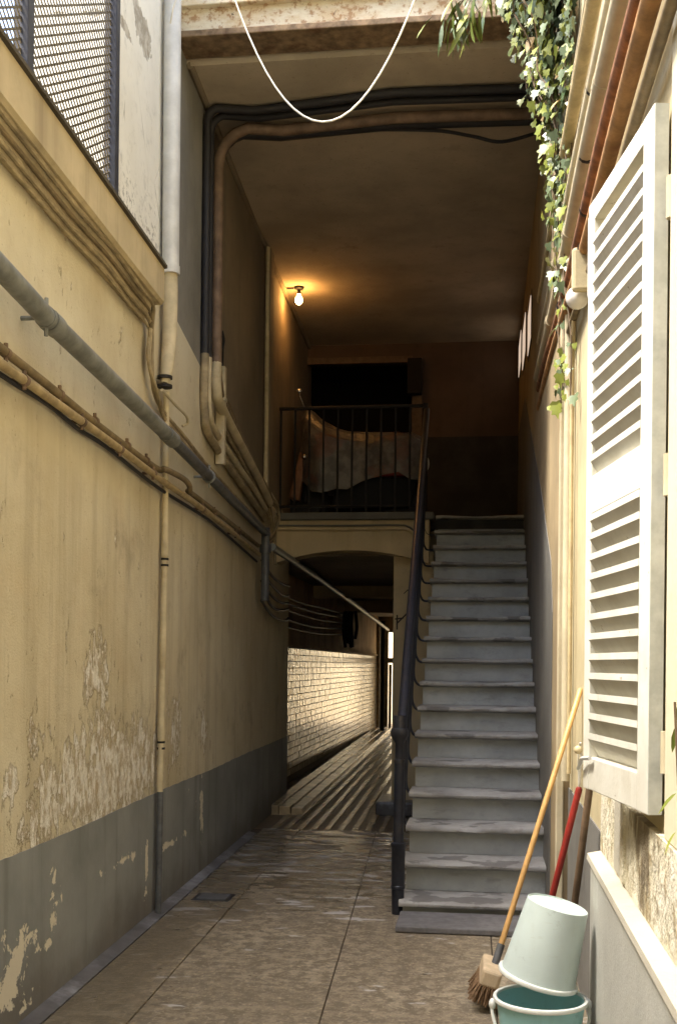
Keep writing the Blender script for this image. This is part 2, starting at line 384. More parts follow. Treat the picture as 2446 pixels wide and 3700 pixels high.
M['stem'] = simple('ivy_stem', (.13, .09, .05), .8)
def m_cover():
    n = NT('translucent_grey_cover')
    a = n.noise(7, 6, .6)
    c = n.mix(n.rng(a, .35, .65), (.06, .057, .055), (.14, .132, .122))
    p = n.noise(2.6, 4, .5, loc=(3, 0, 2))
    c = n.mix(n.math('MULTIPLY', n.rng(p, .55, .62), .5), c, (.15, .06, .04))
    return n.out(c, .34, n.bump(n.noise(12, 4, .6), .6, .03), spec=.6)
M['cover'] = m_cover()
M['rubber'] = simple('black_rubber', (.012, .012, .013), .7)
M['red_paint'] = simple('dark_red_paint', (.22, .02, .015), .3)
M['chrome'] = simple('chrome', (.7, .7, .7), .15, .9, vary=.05)
M['orange_lens'] = simple('pale_orange_plastic', (.26, .14, .085), .35)
def m_emit(name, col, st):
    n = NT(name); n.b.inputs['Emission Strength'].default_value = st
    return n.out(col, .4, None, **{'Emission Color': col})
M['bulb'] = m_emit('lit_warm_bulb', (1.0, .5, .14), 25)
M['lit_glass'] = m_emit('daylit_window_glass', (.62, .48, .36), .16)
M['wire'] = simple('white_wire', (.72, .70, .62), .5, vary=.05)
M['ink'] = simple('black_marker', (.05, .045, .04), .9)

# ------------------------------------------------------------------ mesh helper
class MB:
    def __init__(s): s.v = []; s.f = []
    def box(s, x0, x1, y0, y1, z0, z1):
        return s.hexa([(x0, y0, z0), (x1, y0, z0), (x1, y1, z0), (x0, y1, z0), (x0, y0, z1), (x1, y0, z1), (x1, y1, z1), (x0, y1, z1)])
    def hexa(s, p):
        b = len(s.v); s.v += [tuple(q) for q in p]
        s.f += [tuple(b + i for i in q) for q in ((3, 2, 1, 0), (4, 5, 6, 7), (0, 1, 5, 4), (1, 2, 6, 5), (2, 3, 7, 6), (3, 0, 4, 7))]
        return s
    def prism(s, poly, axis, a, b):
        """poly of 2-D points (counter-clockwise); axis 'z': (x,y), 'x': (y,z), 'y': (x,z)"""
        def P(q, t): return {'z': (q[0], q[1], t), 'x': (t, q[0], q[1]), 'y': (q[0], t, q[1])}[axis]
        k = len(s.v); n = len(poly)
        s.v += [P(q, a) for q in poly] + [P(q, b) for q in poly]
        s.f.append(tuple(range(k + n - 1, k - 1, -1))); s.f.append(tuple(range(k + n, k + 2 * n)))
        for i in range(n):
            j = (i + 1) % n; s.f.append((k + i, k + j, k + n + j, k + n + i))
        return s
    def tube(s, pts, r, n=10, cap=True):
        pts = [Vector(p) for p in pts]; m = len(pts)
        rs = r if isinstance(r, (list, tuple)) else [r] * m
        t0 = (pts[1] - pts[0]).normalized()
        up = Vector((0, 0, 1)) if abs(t0.z) < .9 else Vector((1, 0, 0))
        u = t0.cross(up).normalized(); k = len(s.v)
        for i, p in enumerate(pts):
            t = (pts[min(i + 1, m - 1)] - pts[max(i - 1, 0)]).normalized()
            u = (u - t * u.dot(t)).normalized(); w = t.cross(u)
            for j in range(n):
                a = 2 * math.pi * j / n
                s.v.append(tuple(p + (u * math.cos(a) + w * math.sin(a)) * rs[i]))
        for i in range(m - 1):
            for j in range(n):
                q = (j + 1) % n
                s.f.append((k + i * n + j, k + i * n + q, k + (i + 1) * n + q, k + (i + 1) * n + j))
        if cap:
            s.f.append(tuple(k + j for j in range(n - 1, -1, -1)))
            s.f.append(tuple(k + (m - 1) * n + j for j in range(n)))
        return s
    def lathe(s, prof, o=(0, 0, 0), n=24, axis=None, closed=False):
        """prof: (radius, height) along local z; axis: optional 3x3 matrix"""
        k = len(s.v); o = Vector(o); A = axis or Matrix.Identity(3)
        for (r, h) in prof:
            for j in range(n):
                a = 2 * math.pi * j / n
                s.v.append(tuple(o + A @ Vector((r * math.cos(a), r * math.sin(a), h))))
        m = len(prof)
        for i in range(m - 1 if not closed else m):
            i2 = (i + 1) % m
            for j in range(n):
                q = (j + 1) % n
                s.f.append((k + i * n + j, k + i * n + q, k + i2 * n + q, k + i2 * n + j))
        return s
    def ball(s, c, r, n=16, m=10, sq=(1, 1, 1)):
        prof = [(max(1e-4, r * math.sin(math.pi * i / m)), -r * math.cos(math.pi * i / m)) for i in range(m + 1)]
        return s.lathe(prof, c, n, Matrix.Diagonal(sq))
    def build(s, name, mat, parent=None, smooth=False, bevel=0):
        me = bpy.data.meshes.new(name); me.from_pydata(s.v, [], s.f); me.update()
        me.materials.append(mat if not isinstance(mat, str) else M[mat])
        o = bpy.data.objects.new(name, me); COL.objects.link(o)
        if smooth:
            me.polygons.foreach_set('use_smooth', [True] * len(me.polygons))
            try: me.set_sharp_from_angle(angle=R(40))
            except Exception: pass
        if bevel:
            b = o.modifiers.new('bevel', 'BEVEL'); b.width = bevel; b.segments = 2; b.limit_method = 'ANGLE'
        if parent: o.parent = parent; o.matrix_parent_inverse = Matrix.Translation(parent.location).inverted()
        return o

def tag(o, label=None, cat=None, group=None, kind=None):
    if label: o['label'] = label
    if cat: o['category'] = cat
    if group: o['group'] = group
    if kind: o['kind'] = kind
    return o
def thing(name, label, cat, loc=(0, 0, 0), group=None):
    o = bpy.data.objects.new(name, None); COL.objects.link(o); o.location = loc; o.empty_display_size = .1
    return tag(o, label, cat, group)
def smoothpath(pts, k=6):
    P = [Vector(p) for p in pts]; out = []
    for i in range(len(P) - 1):
        a = P[max(i - 1, 0)]; b = P[i]; c = P[i + 1]; d = P[min(i + 2, len(P) - 1)]
        for j in range(k):
            t = j / k; t2 = t * t; t3 = t2 * t
            out.append(.5 * ((2 * b) + (c - a) * t + (2 * a - 5 * b + 4 * c - d) * t2 + (3 * b - a - 3 * c + d) * t3))
    out.append(P[-1]); return out
def jit(pts, a=.004):
    return [Vector(p) + Vector((random.uniform(-a * .3, a * .3), 0, random.uniform(-a, a))) for p in pts]
def XL(y, off=0.0): return -1.6195 - .03122 * y + off       # face of the left wall

# ------------------------------------------------------------------ ground and floors
tag(MB().box(-400, 400, -400, 400, -.4, -.05).build('ground', 'ground'), kind='structure')
fl = tag(MB().prism([(XL(-6) - .1, -6), (.5, -6), (.5, 10.4), (XL(10.4) - .1, 10.4)], 'z', -.045, -.012).build('courtyard_floor', 'joint'), kind='structure')
# longitudinal joints of the slabs, as offsets from the left wall
def cols(y): return [XL(y, .075), XL(y, .40), -.40 - .050 * y, .12 - .010 * y, .45]
y = -2.0; row = 0
lens = [1.9, 1.45, 2.2, 1.7, 2.05]
for c in range(4):
    y = -2.0 - .2 * c
    i = 0
    while y < 9.28:
        y2 = min(y + lens[(i + c * 2) % 5] * (1.6 if c in (0,) else 1.0), 9.30)
        if 9.30 - y2 < .25: y2 = 9.30
        g = .0028
        a0, a1 = cols(y)[c] + g, cols(y)[c + 1] - g
        b0, b1 = cols(y2)[c] + g, cols(y2)[c + 1] - g
        t = random.uniform(-.0015, .0015)
        m = MB().hexa([(a0, y + g, -.04), (a1, y + g, -.04), (b1, y2 - g, -.04), (b0, y2 - g, -.04),
                       (a0, y + g, t), (a1, y + g, t), (b1, y2 - g, t), (b0, y2 - g, t)])
        if y2 > 3.6: m.build('paving_slab', 'slab', fl, bevel=.003)
        y = y2; i += 1
gt = MB()
ys = [-6 + i * .5 for i in range(31)]
for a, b in zip(ys[:-1], ys[1:]):
    gt.hexa([(XL(a) - .02, a, -.05), (XL(a, .07), a, -.05), (XL(b, .07), b, -.05), (XL(b) - .02, b, -.05),
             (XL(a) - .02, a, .022), (XL(a, .07), a, .0), (XL(b, .07), b, .0), (XL(b) - .02, b, .022)])
tag(gt.build('gutter', 'gutter'), kind='structure')
# grooved floor of the tunnel
tf = tag(MB().box(-2.5, .4, 9.305, 26.5, -.045, -.009).build('passage_floor', 'strip_base'), kind='structure')
for i in range(11):
    x0 = -1.80 + i * .115
    y0 = 9.32
    while y0 < 24:
        y1 = y0 + random.uniform(.9, 2.2)
        t = random.uniform(-.003, .004)
        sh = lambda yy: -.018 * (yy - 9.3)
        m = MB().hexa([(x0 + .022 + sh(y0), y0, -.05), (x0 + .088 + sh(y0), y0, -.05), (x0 + .088 + sh(y1), y1 - .012, -.05), (x0 + .022 + sh(y1), y1 - .012, -.05),
                       (x0 + .032 + sh(y0), y0, t), (x0 + .078 + sh(y0), y0, t), (x0 + .078 + sh(y1), y1 - .012, t), (x0 + .032 + sh(y1), y1 - .012, t)])
        m.build('paving_strip', 'strip', tf)
        y0 = y1
# raised kerb along the tiled wall
kb = thing('stone_kerb', 'raised stone kerb of long strips along the tiled passage wall', 'kerb', (-2.1, 10.2, 0))
for i in range(3):
    x0 = -2.28 + i * .115
    MB().hexa([(x0 + .30 - .0, 10.2, -.03), (x0 + .41, 10.2, -.03), (x0 + .11 + .03, 23.9, -.03), (x0 + .03, 23.9, -.03),
               (x0 + .305, 10.2, .085 - i * .012), (x0 + .405, 10.2, .08 - i * .012), (x0 + .135, 23.9, .08 - i * .012), (x0 + .035, 23.9, .085 - i * .012)]).build('kerb_strip', 'strip', kb, bevel=.004)

# ------------------------------------------------------------------ left wall
lw = thing('courtyard_wall', 'long ochre plastered wall with grey dado and peeling patches on the left', 'wall', (-1.9, 5, 0))
def wallseg(y0, y1, z0, z1, off=0.0, depth=.45):
    return MB().prism([(XL(y0, off), y0), (XL(y1, off), y1), (XL(y1) - depth, y1), (XL(y0) - depth, y0)], 'z', z0, z1)
wallseg(-6, 6.30, 0, 3.44).build('plaster_face', 'ochre', lw)
# lower part of the wall inside the covered passage; the slanting shadow edge above it is put into the colour
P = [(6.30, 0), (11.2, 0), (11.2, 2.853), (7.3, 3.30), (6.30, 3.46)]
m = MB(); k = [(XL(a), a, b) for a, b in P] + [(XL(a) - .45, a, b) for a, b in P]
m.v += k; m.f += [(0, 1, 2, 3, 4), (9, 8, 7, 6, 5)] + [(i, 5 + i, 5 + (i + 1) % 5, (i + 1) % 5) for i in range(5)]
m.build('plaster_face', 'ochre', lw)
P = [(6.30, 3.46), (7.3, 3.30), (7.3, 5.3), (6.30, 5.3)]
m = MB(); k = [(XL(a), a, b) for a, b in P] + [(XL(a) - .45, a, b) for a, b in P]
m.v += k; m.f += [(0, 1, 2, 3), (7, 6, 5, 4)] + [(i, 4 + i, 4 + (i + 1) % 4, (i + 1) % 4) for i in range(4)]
tag(m.build('upper_plaster', 'grey_upper', lw), 'left wall above the slanting shadow edge, its shade painted grey')
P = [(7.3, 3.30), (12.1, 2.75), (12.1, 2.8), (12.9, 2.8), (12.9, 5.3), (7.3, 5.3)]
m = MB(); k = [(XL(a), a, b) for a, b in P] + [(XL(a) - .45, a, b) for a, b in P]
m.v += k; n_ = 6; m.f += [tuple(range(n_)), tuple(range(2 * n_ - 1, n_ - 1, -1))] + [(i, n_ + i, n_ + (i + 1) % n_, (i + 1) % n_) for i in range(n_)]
m.build('upper_plaster', 'under_wall', lw)  # darker colour carries the shadow above the slanting edge further in
# dado: a coat of grey paint 4 mm proud
dm = MB(); dy = [-6, -2, 0, 2] + [3 + .07 * i for i in range(118)]
for q in dy:
    zt = .667 + .004 * math.sin(q * 2.3) + random.uniform(-.0025, .0025)
    dm.v += [(XL(q, .004), q, 0), (XL(q, .004), q, zt), (XL(q) - .02, q, zt)]
for i in range(len(dy) - 1):
    k = 3 * i; dm.f += [(k, k + 3, k + 4, k + 1), (k + 1, k + 4, k + 5, k + 2)]
dm.build('dado', 'dado', lw)
# cornice: fascia, moulding, dark weathered top edge
def sweep(prof, y0, y1):
    m = MB(); n = len(prof)
    m.v += [(XL(y0, o), y0, z) for o, z in prof] + [(XL(y1, o), y1, z) for o, z in prof]
    m.f += [tuple(range(n)), tuple(range(2 * n - 1, n - 1, -1))] + [(i, n + i, n + (i + 1) % n, (i + 1) % n) for i in range(n)]
    return m
cn = sweep([(-.05, 3.285), (.105, 3.285), (.12, 3.30), (.12, 3.475), (-.05, 3.50)], -6, 5.66).build('cornice', 'cornice', lw)
sweep([(-.06, 3.503), (.118, 3.478), (.135, 3.480), (.135, 3.496), (-.06, 3.53)], -6, 5.67).build('weathered_edge', 'cornice_top', cn)
sweep([(-.01, 3.20), (.025, 3.20), (.04, 3.225), (.055, 3.25), (.075, 3.283), (-.01, 3.283)], -6, 5.62).build('moulding', 'cornice', cn)

# terrace behind the cornice and its mesh screen
tag(MB().box(-9, XL(5.16) - .02, -6, 5.155, 3.0, 3.43).build('terrace', 'cornice_top'), 'flat terrace roof behind the cornice and mesh screen', 'terrace')
ms = thing('mesh_screen', 'expanded metal screen with dark posts above the ochre cornice', 'screen', (XL(4.5), 4.5, 3.5))
def post(y, w=.06, z1=5.2):
    MB().prism([(XL(y, .03), y), (XL(y + w, .03), y + w), (XL(y + w, -.03), y + w), (XL(y, -.03), y)], 'z', 3.44, z1).build('post', 'post', ms, bevel=.004)
for yy in (5.075, 3.98, 2.9, 1.8, .7, -.4): post(yy)
MB().tube([(XL(-.4), -.4, 5.21), (XL(5.12), 5.12, 5.21)], .02, 6).build('top_rail', 'post', ms)
mm = MB()
a, b, wst, th = .066, .040, .0048, .0016       # diamond half-sizes and strand size
def strand(y0, z0, y1, z1):
    d = Vector((y1 - y0, z1 - z0)); n = Vector((-d.y, d.x)).normalized() * wst
    p = [(y0 + n.x, z0 + n.y), (y0 - n.x, z0 - n.y), (y1 - n.x, z1 - n.y), (y1 + n.x, z1 + n.y)]
    k = len(mm.v)
    mm.v += [(XL(q[0], -th), *q) for q in p] + [(XL(q[0], th), *q) for q in p]
    mm.f += [(k + 0, k + 1, k + 2, k + 3), (k + 7, k + 6, k + 5, k + 4)] + [(k + i, k + 4 + i, k + 4 + (i + 1) % 4, k + (i + 1) % 4) for i in range(4)]
y0 = 1.0; i = 0
while y0 < 5.08:
    z0 = 3.46; j = 0
    while z0 < 5.18:
        # diamond centre: left/right halves
        strand(y0, z0, y0 + a / 2, z0 + b / 2 * 1.0); strand(y0 + a / 2, z0 + b / 2, y0, z0 + b)
        strand(y0 + a, z0, y0 + a / 2, z0 + b / 2); strand(y0 + a / 2, z0 + b / 2, y0 + a, z0 + b)
        z0 += b
    y0 += a
tag(mm.build('mesh_panel', 'mesh', ms), kind='stuff')

# ------------------------------------------------------------------ building over the passage
ub = thing('upper_building', 'building spanning the passage, ceiling and rusty lintel seen from below', 'building', (-1, 7, 5))
MB().prism([(XL(5.16), 5.16), (XL(6.30), 6.30), (XL(6.3) - .4, 6.30), (XL(5.16) - .4, 5.16)], 'z', 3.44, 5.9).build('pier', 'white_pier', ub)
MB().box(-2.75, .44, 6.42, 14.6, 5.30, 9.0).build('upper_wall', 'white_pier', ub)
MB().box(-2.75, XL(12.9) - .455, 6.301, 14.6, 2.0, 5.30).build('side_mass', 'white_pier', ub)
ce = MB().box(XL(12.9) - .45, .39, 6.60, 12.9, 5.055, 5.29).build('ceiling', 'ceiling', ub)
# rusty steel lintel: bottom flange, web face, upper flange
bm = MB().box(XL(6.3) - .3, .43, 6.34, 6.58, 5.085, 5.125).build('lintel_flange', 'beam_dk', ub, bevel=.006)
MB().box(XL(6.3) - .3, .43, 6.37, 6.42, 5.125, 5.262).build('lintel_web', 'beam', ub)
MB().box(XL(6.3) - .3, .43, 6.33, 6.42, 5.262, 5.30).build('lintel_flange', 'beam', ub, bevel=.006)
MB().tube([(XL(6.5, .02), 6.60, 5.06), (XL(9), 9.0, 5.045), (XL(12.6, .02), 12.6, 5.04)], .025, 8).build('ceiling_moulding', 'under_wall', ub, True)

# back wall with the dark doorway
bw = thing('back_wall', 'dim brown wall with black doorway at the back of the landing', 'wall', (-.8, 12.55, 2.83))
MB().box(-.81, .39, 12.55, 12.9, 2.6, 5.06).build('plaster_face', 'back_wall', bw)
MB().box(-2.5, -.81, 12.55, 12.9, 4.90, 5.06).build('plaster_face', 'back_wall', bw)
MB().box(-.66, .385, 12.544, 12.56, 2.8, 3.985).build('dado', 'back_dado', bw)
MB().box(-.81, -.70, 12.50, 12.57, 2.83, 4.88).build('door_jamb', 'wood_b', bw)
MB().box(-.86, -.70, 12.40, 12.56, 4.45, 4.85).build('switch_box', 'dark', bw, bevel=.01)
MB().box(-2.4, -.81, 12.501, 12.56, 4.83, 4.90).build('door_lintel', 'wood_b', bw)
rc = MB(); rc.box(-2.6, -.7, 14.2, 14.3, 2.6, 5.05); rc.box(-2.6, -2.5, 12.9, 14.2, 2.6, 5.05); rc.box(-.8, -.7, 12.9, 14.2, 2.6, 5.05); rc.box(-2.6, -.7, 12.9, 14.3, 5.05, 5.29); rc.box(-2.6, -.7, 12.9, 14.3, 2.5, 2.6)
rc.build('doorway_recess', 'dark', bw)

# ------------------------------------------------------------------ right building
rb = thing('right_building', 'cream building wall with shutter and stained plinth on the right', 'building', (.6, 3, 0))
MB().box(.44, 3.5, -6, 5.62, 1.0, 6.6).build('plaster_face', 'right_wall', rb)
MB().box(.42, 3.4, -6, 3.98, .76, 1.0).build('broken_plaster', 'mould', rb)
MB().box(.44, 3.4, 3.98, 5.62, 0, 1.0).build('plaster_face', 'right_wall', rb)
MB().box(.434, 1, 3.99, 5.62, 0, .80).build('dado', 'stair_dado', rb)
MB().box(.385, 3.4, -6, 3.96, 0, .74).build('plinth', 'plinth', rb)
lg = MB()
yv = [-1 + i * .2 for i in range(26)]
for i_, (p, q) in enumerate(zip(yv[:-1], yv[1:])):
    q = min(q, 3.97)
    lg.hexa([(.372, p, .728), (.46, p, .73), (.46, q, .73), (.372, q, .728), (.374, p, .748), (.46, p, .766), (.46, q, .766), (.374, q, .748)])
lg.build('ledge', 'plinth_top', rb)
MB().box(.425, .50, -6, 2.66, 1.0, 3.1).build('window_surround', 'cream', rb, bevel=.006)
MB().box(.41, .48, 3.30, 3.36, .766, 1.3).build('plaster_pilaster', 'mould', rb, bevel=.01)
MB().box(.415, .48, 3.37, 3.55, .766, 1.25).build('plaster_patch', 'plinth_top', rb, bevel=.01)
# covered part
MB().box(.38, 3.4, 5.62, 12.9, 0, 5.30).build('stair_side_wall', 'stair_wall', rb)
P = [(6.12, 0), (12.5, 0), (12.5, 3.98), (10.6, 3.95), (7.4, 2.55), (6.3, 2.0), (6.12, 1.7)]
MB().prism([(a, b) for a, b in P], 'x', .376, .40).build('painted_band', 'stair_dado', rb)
MB().box(.374, .41, 5.60, 5.66, .0, 4.4).build('corner_strip', 'pipe_cream', rb, bevel=.006)
# three narrow stepped windows high in the stair wall
for (y0, y1, z0, z1) in ((9.30, 9.86, 4.13, 4.48), (10.5, 11.2, 4.36, 4.72), (11.75, 12.4, 4.60, 4.93)):
    wn = MB().box(.374, .379, y0 - .04, y1 + .04, z0 - .04, z1 + .04).build('window', 'wood_b', rb)
    MB().box(.369, .3735, y0, y1, z0, z1).build('pane', 'lit_glass', wn)

# ------------------------------------------------------------------ landing, arch and pillar
ld = thing('landing', 'raised landing with ochre arched front over the tunnel mouth', 'landing', (-1.2, 10.4, 2.83))
MB().box(-2.35, .379, 10.56, 12.55, 2.70, 2.828).build('floor_slab', 'back_dado', ld)
MB().box(-2.2, -.455, 10.30, 10.56, 2.765, 2.832).build('nosing', 'stair_dado', ld, bevel=.01)
N = 24; xa0, xa1 = -1.97, -.50
pts = []
for i in range(N + 1):
    t = i / N; x = xa0 + (xa1 - xa0) * t
    pts.append((x, 2.355 + .125 * (1 - (2 * t - 1) ** 2)))
poly = pts + [(xa1, 2.764), (xa0, 2.764)]
MB().prism(poly, 'y', 10.36, 10.62).build('arch_front', 'landing', ld)
MB().box(-2.3, xa0 + .001, 10.37, 10.62, 0, 2.76).build('arch_abutment', 'landing', ld)
path = smoothpath([(-1.95, 10.345, 2.685), (-1.3, 10.345, 2.68), (-.80, 10.345, 2.682), (-.70, 10.345, 2.67), (-.64, 10.345, 2.62), (-.63, 10.345, 2.55)], 8)
MB().tube(path, .016, 8).build('moulding', 'landing', ld, True)
MB().tube([p + Vector((0, .01, .032)) for p in path], .010, 6).build('moulding', 'stair_dado', ld, True)
pl = MB().box(-.84, -.46, 10.50, 10.95, 0, 2.48).build('pillar', 'landing', ld, bevel=.012)
MB().box(-.97, -.458, 10.30, 10.99, -.01, .125).build('pillar_base', 'gutter', pl, bevel=.02)
# faint marker strokes on the pillar
def stroke(p, w=.007):
    m = MB()
    for (a, b) in zip(p[:-1], p[1:]):
        a = Vector(a); b = Vector(b); d = (b - a).normalized(); n = Vector((-d.y, d.x)) * w
        k = len(m.v); m.v += [(q.x, 10.4965 + .0004 * k, q.y) for q in (a + n, a - n, b - n, b + n)]; m.f.append((k, k + 1, k + 2, k + 3))
    m.build('marker_stroke', 'ink', pl)
stroke([(-.80, 1.74), (-.80, 1.88)]); stroke([(-.82, 1.84), (-.74, 1.85)]); stroke([(-.80, 1.80), (-.70, 1.90)])
stroke([(-.74, 2.08), (-.70, 2.12)], .004); stroke([(-.70, 2.12), (-.68, 2.06)], .004)

# ------------------------------------------------------------------ staircase
def zk(k): return .171 * k - .08
def yk(k): return 5.87 + .273 * k
sx0, sx1 = -.445, .379
st = thing('staircase', 'steep straight flight of worn grey stone steps with rounded nosings', 'staircase', (0, 6.2, 0))
poly = [(10.9, 0), (10.9, 2.7), (yk(17) + .06, 2.7)]
for k in range(16, 0, -1):
    poly += [(yk(k + 1) + .08, zk(k) - .045), (yk(k) + .08, zk(k) - .045)]
poly += [(yk(1) + .08, 0)]
poly = poly[::-1]
MB().prism(poly, 'x', sx0 + .035, sx1 - .002).build('stair_mass', 'stone', st)
NS = 14
for k in range(1, 18):
    zt, y = zk(k), yk(k)
    yb = yk(k + 1) + .09 if k < 17 else y + .3
    prof = [(yb, zt), (y + .012, zt), (y + .003, zt - .006), (y, zt - .016), (y + .004, zt - .028), (y + .015, zt - .034), (y + .050, zt - .042), (yb, zt - .042)]
    m = MB(); n = len(prof)
    amp = .028 if k == 3 else (.014 if k in (2, 7) else .006)
    for i in range(NS + 1):
        x = sx0 + (sx1 - sx0) * i / NS
        e = random.uniform(0, amp); e2 = random.uniform(-amp, amp) * .3
        wear = (.008 + .006 * ((k * 7) % 3) / 2) * math.exp(-((x + .05) / .22) ** 2)
        for j, (a, b) in enumerate(prof):
            if j in (1, 2, 3, 4): m.v.append((x, a + e * (1 if j < 4 else .5), b + e2 - (wear if j < 3 else 0)))
            else: m.v.append((x, a, b))
    for i in range(NS):
        for j in range(n): m.f.append((i * n + j, i * n + (j + 1) % n, (i + 1) * n + (j + 1) % n, (i + 1) * n + j))
    m.f += [tuple(range(n - 1, -1, -1)), tuple(NS * n + j for j in range(n))]
    m.build('tread', 'tread', st, True)
    z0 = zk(k - 1) if k > 1 else 0.0
    MB().box(sx0 + .02, sx1 - .001, y + .056, y + .092, z0 + .001, zt - .0425).build('riser', 'stone', st)
tag(MB().box(-.435, .31, 5.79, 6.165, .002, .034).build('threshold_slab', 'mat', None, bevel=.006), 'flat dark grey slab lying at the foot of the stairs', 'slab')

# stair railing
rl = thing('stair_railing', 'dark iron railing with round newel post beside the stone stairs', 'railing', (-.46, 6.23, 0))
nx, ny = -.455, 6.235
MB().lathe([(.001, 0), (.034, 0), (.036, .14), (.041, .145), (.041, .158), (.037, .162), (.038, .375), (.042, .38), (.042, .40), (.030, .405), (.028, .85), (.031, .853), (.031, .868),
            (.025, .872), (.024, .96), (.040, .985), (.050, 1.005), (.051, 1.03), (.046, 1.045), (.036, 1.05), (.034, 1.11), (.033, 1.118), (.001, 1.12)], (nx, ny, 0), 20).build('newel_post', 'iron', rl, True)
hA, hB = Vector((-.445, 6.26, 1.045)), Vector((-.535, 10.40, 3.80))
def hz(y): return hA.z + (hB.z - hA.z) * (y - hA.y) / (hB.y - hA.y)
def hx(y): return hA.x + (hB.x - hA.x) * (y - hA.y) / (hB.y - hA.y)
MB().tube([hA, hA.lerp(hB, .5), hB], .029, 12).build('handrail', 'iron', rl, True)
dn = Vector((-.006, 0, -.11))
MB().tube([hA + dn, hA.lerp(hB, .5) + dn, hB + dn], .016, 8).build('under_rail', 'iron', rl, True)
low = [Vector((hx(y) - .012, y, hz(y) - .86)) for y in (6.5, 8.4, 10.4)]
for k in range(1, 17):
    y = yk(k) + .13
    zb = zk(k) - .02
    p = smoothpath([(hx(y), y, hz(y)), (hx(y) - .004, y, zb + .30), (hx(y) - .01, y, zb + .08), (hx(y) + .005, y, zb + .015), (hx(y) + .03, y, zb - .01), (sx0 + .02, y, zb - .012)], 4)
    MB().tube(p, .0095, 7).build('baluster', 'iron', rl, True)
# landing railing
lr = thing('landing_railing', 'black iron railing along the edge of the raised landing', 'railing', (-1.2, 10.38, 2.83))
MB().tube([(-.548, 10.40, 2.80), (-.548, 10.40, 3.86)], .026, 8).build('post', 'iron_dull', lr, True)
MB().tube([(-1.93, 10.38, 3.83), (-.548, 10.40, 3.84)], .018, 8).build('top_rail', 'iron_dull', lr, True)
MB().tube([(-1.93, 10.38, 2.90), (-.548, 10.40, 2.90)], .014, 6).build('bottom_rail', 'iron_dull', lr, True)
for i in range(10):
    x = -.688 - .1365 * i
    if x < -1.92: break
    MB().tube([(x, 10.39, 2.83), (x, 10.39, 3.83)], .0105, 7).build('baluster', 'iron_dull', lr, True)

# ------------------------------------------------------------------ tunnel
tn = thing('passage_tunnel', 'low tunnel under the landing leading to a bright far opening', 'tunnel', (-1.3, 14, 0))
tw = MB().box(-2.60, -2.255, 11.2, 24.2, 0, 1.615).build('tiled_wall', 'grout', tn)
MB().box(-2.60, -2.235, 11.2, 24.2, 1.62, 2.75).build('upper_plaster', 'tunnel_up', tn)
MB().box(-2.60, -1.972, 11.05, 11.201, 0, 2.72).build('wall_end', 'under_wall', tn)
MB().box(-2.26, -2.19, 11.2, 11.55, 0, 1.55).build('tile_frame', 'stair_dado', tn)
MB().box(-2.26, -2.20, 11.2, 24.1, 1.60, 1.63).build('tile_capping', 'tunnel_up', tn)
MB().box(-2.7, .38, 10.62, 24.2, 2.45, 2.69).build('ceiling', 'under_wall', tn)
MB().box(-2.7, .38, 14.6, 14.9, 2.30, 2.46).build('ceiling_beam', 'landing', tn)
MB().box(-2.7, .38, 18.0, 18.3, 2.26, 2.46).build('ceiling_beam', 'landing', tn)
MB().box(-.46, .379, 10.90, 24.2, 0, 2.46).build('side_wall', 'tunnel_up', tn)
MB().box(-2.7, -2.02, 24.0, 24.2, 0, 2.46).build('end_jamb', 'pipe_brown', tn)
MB().box(-2.03, -.46, 24.0, 24.2, 2.12, 2.46).build('end_lintel', 'tunnel_up', tn)
MB().box(-9, -2.7, 12.9, 24.4, 0, 4).build('side_mass', 'right_wall', tn)
MB().box(.38, 6, 12.9, 24.4, 0, 4).build('side_mass', 'right_wall', tn)
MB().box(-2.7, .38, 14.6, 24.2, 2.69, 4).build('upper_mass', 'right_wall', tn)
MB().tube([(-2.0, 22.5, .02), (-2.0, 22.5, 2.3)], .045, 8).build('end_pipe', 'dark', tn, True)
MB().box(-2.7, .38, 24.2, 24.4, 2.45, 4).build('end_facade', 'right_wall', tn)
tag(MB().box(-30, 30, 24.45, 40, -.3, -.03).build('street', 'street'), kind='structure')
fh = thing('far_house', 'sunlit cream house beyond the far end of the tunnel', 'house', (0, 36, 0))
def fp(u, d, z): return (-1.5 + .7071 * u + .7071 * d, 33.0 - .7071 * u + .7071 * d, z)
def fbox(u0, u1, d0, d1, z0, z1): return MB().hexa([fp(u0, d0, z0), fp(u1, d0, z0), fp(u1, d1, z0), fp(u0, d1, z0), fp(u0, d0, z1), fp(u1, d0, z1), fp(u1, d1, z1), fp(u0, d1, z1)])
fbox(-9, 9, 0, 4, -.1, 5.5).build('wall', 'far_ochre', fh)
fbox(-9.3, 9.3, -.3, 4.3, 5.5, 5.8).build('roof_edge', 'cornice', fh)
for u in (-6, -2.4, 2.4, 6):
    w_ = fbox(u - .6, u + .6, -.06, .05, 2.6, 4.3).build('window', 'white', fh)
    fbox(u - .5, u + .5, -.08, -.055, 2.7, 4.2).build('pane', 'pipe_dk', w_)
rh = thing('rear_sky_blocker', 'unseen block behind the viewer, added to shut out low sky light', 'building', (-2, -8, 0))
MB().box(-9, 3.5, -12, -6.02, 0, 12).build('wall', 'right_wall', rh)  # unseen mass, added to darken the upper stairs and deep passage
MB().box(-1.99, -1.93, 23.9, 24.0, 0, 1.42).build('gate_edge', 'pipe_brown', tn)
MB().box(-2.03, -1.0, 23.9, 24.0, 1.45, 1.56).build('gate_bar', 'pipe_brown', tn)
MB().box(-1.90, -1.86, 23.92, 23.98, 1.56, 2.12).build('gate_edge', 'pipe_brown', tn)
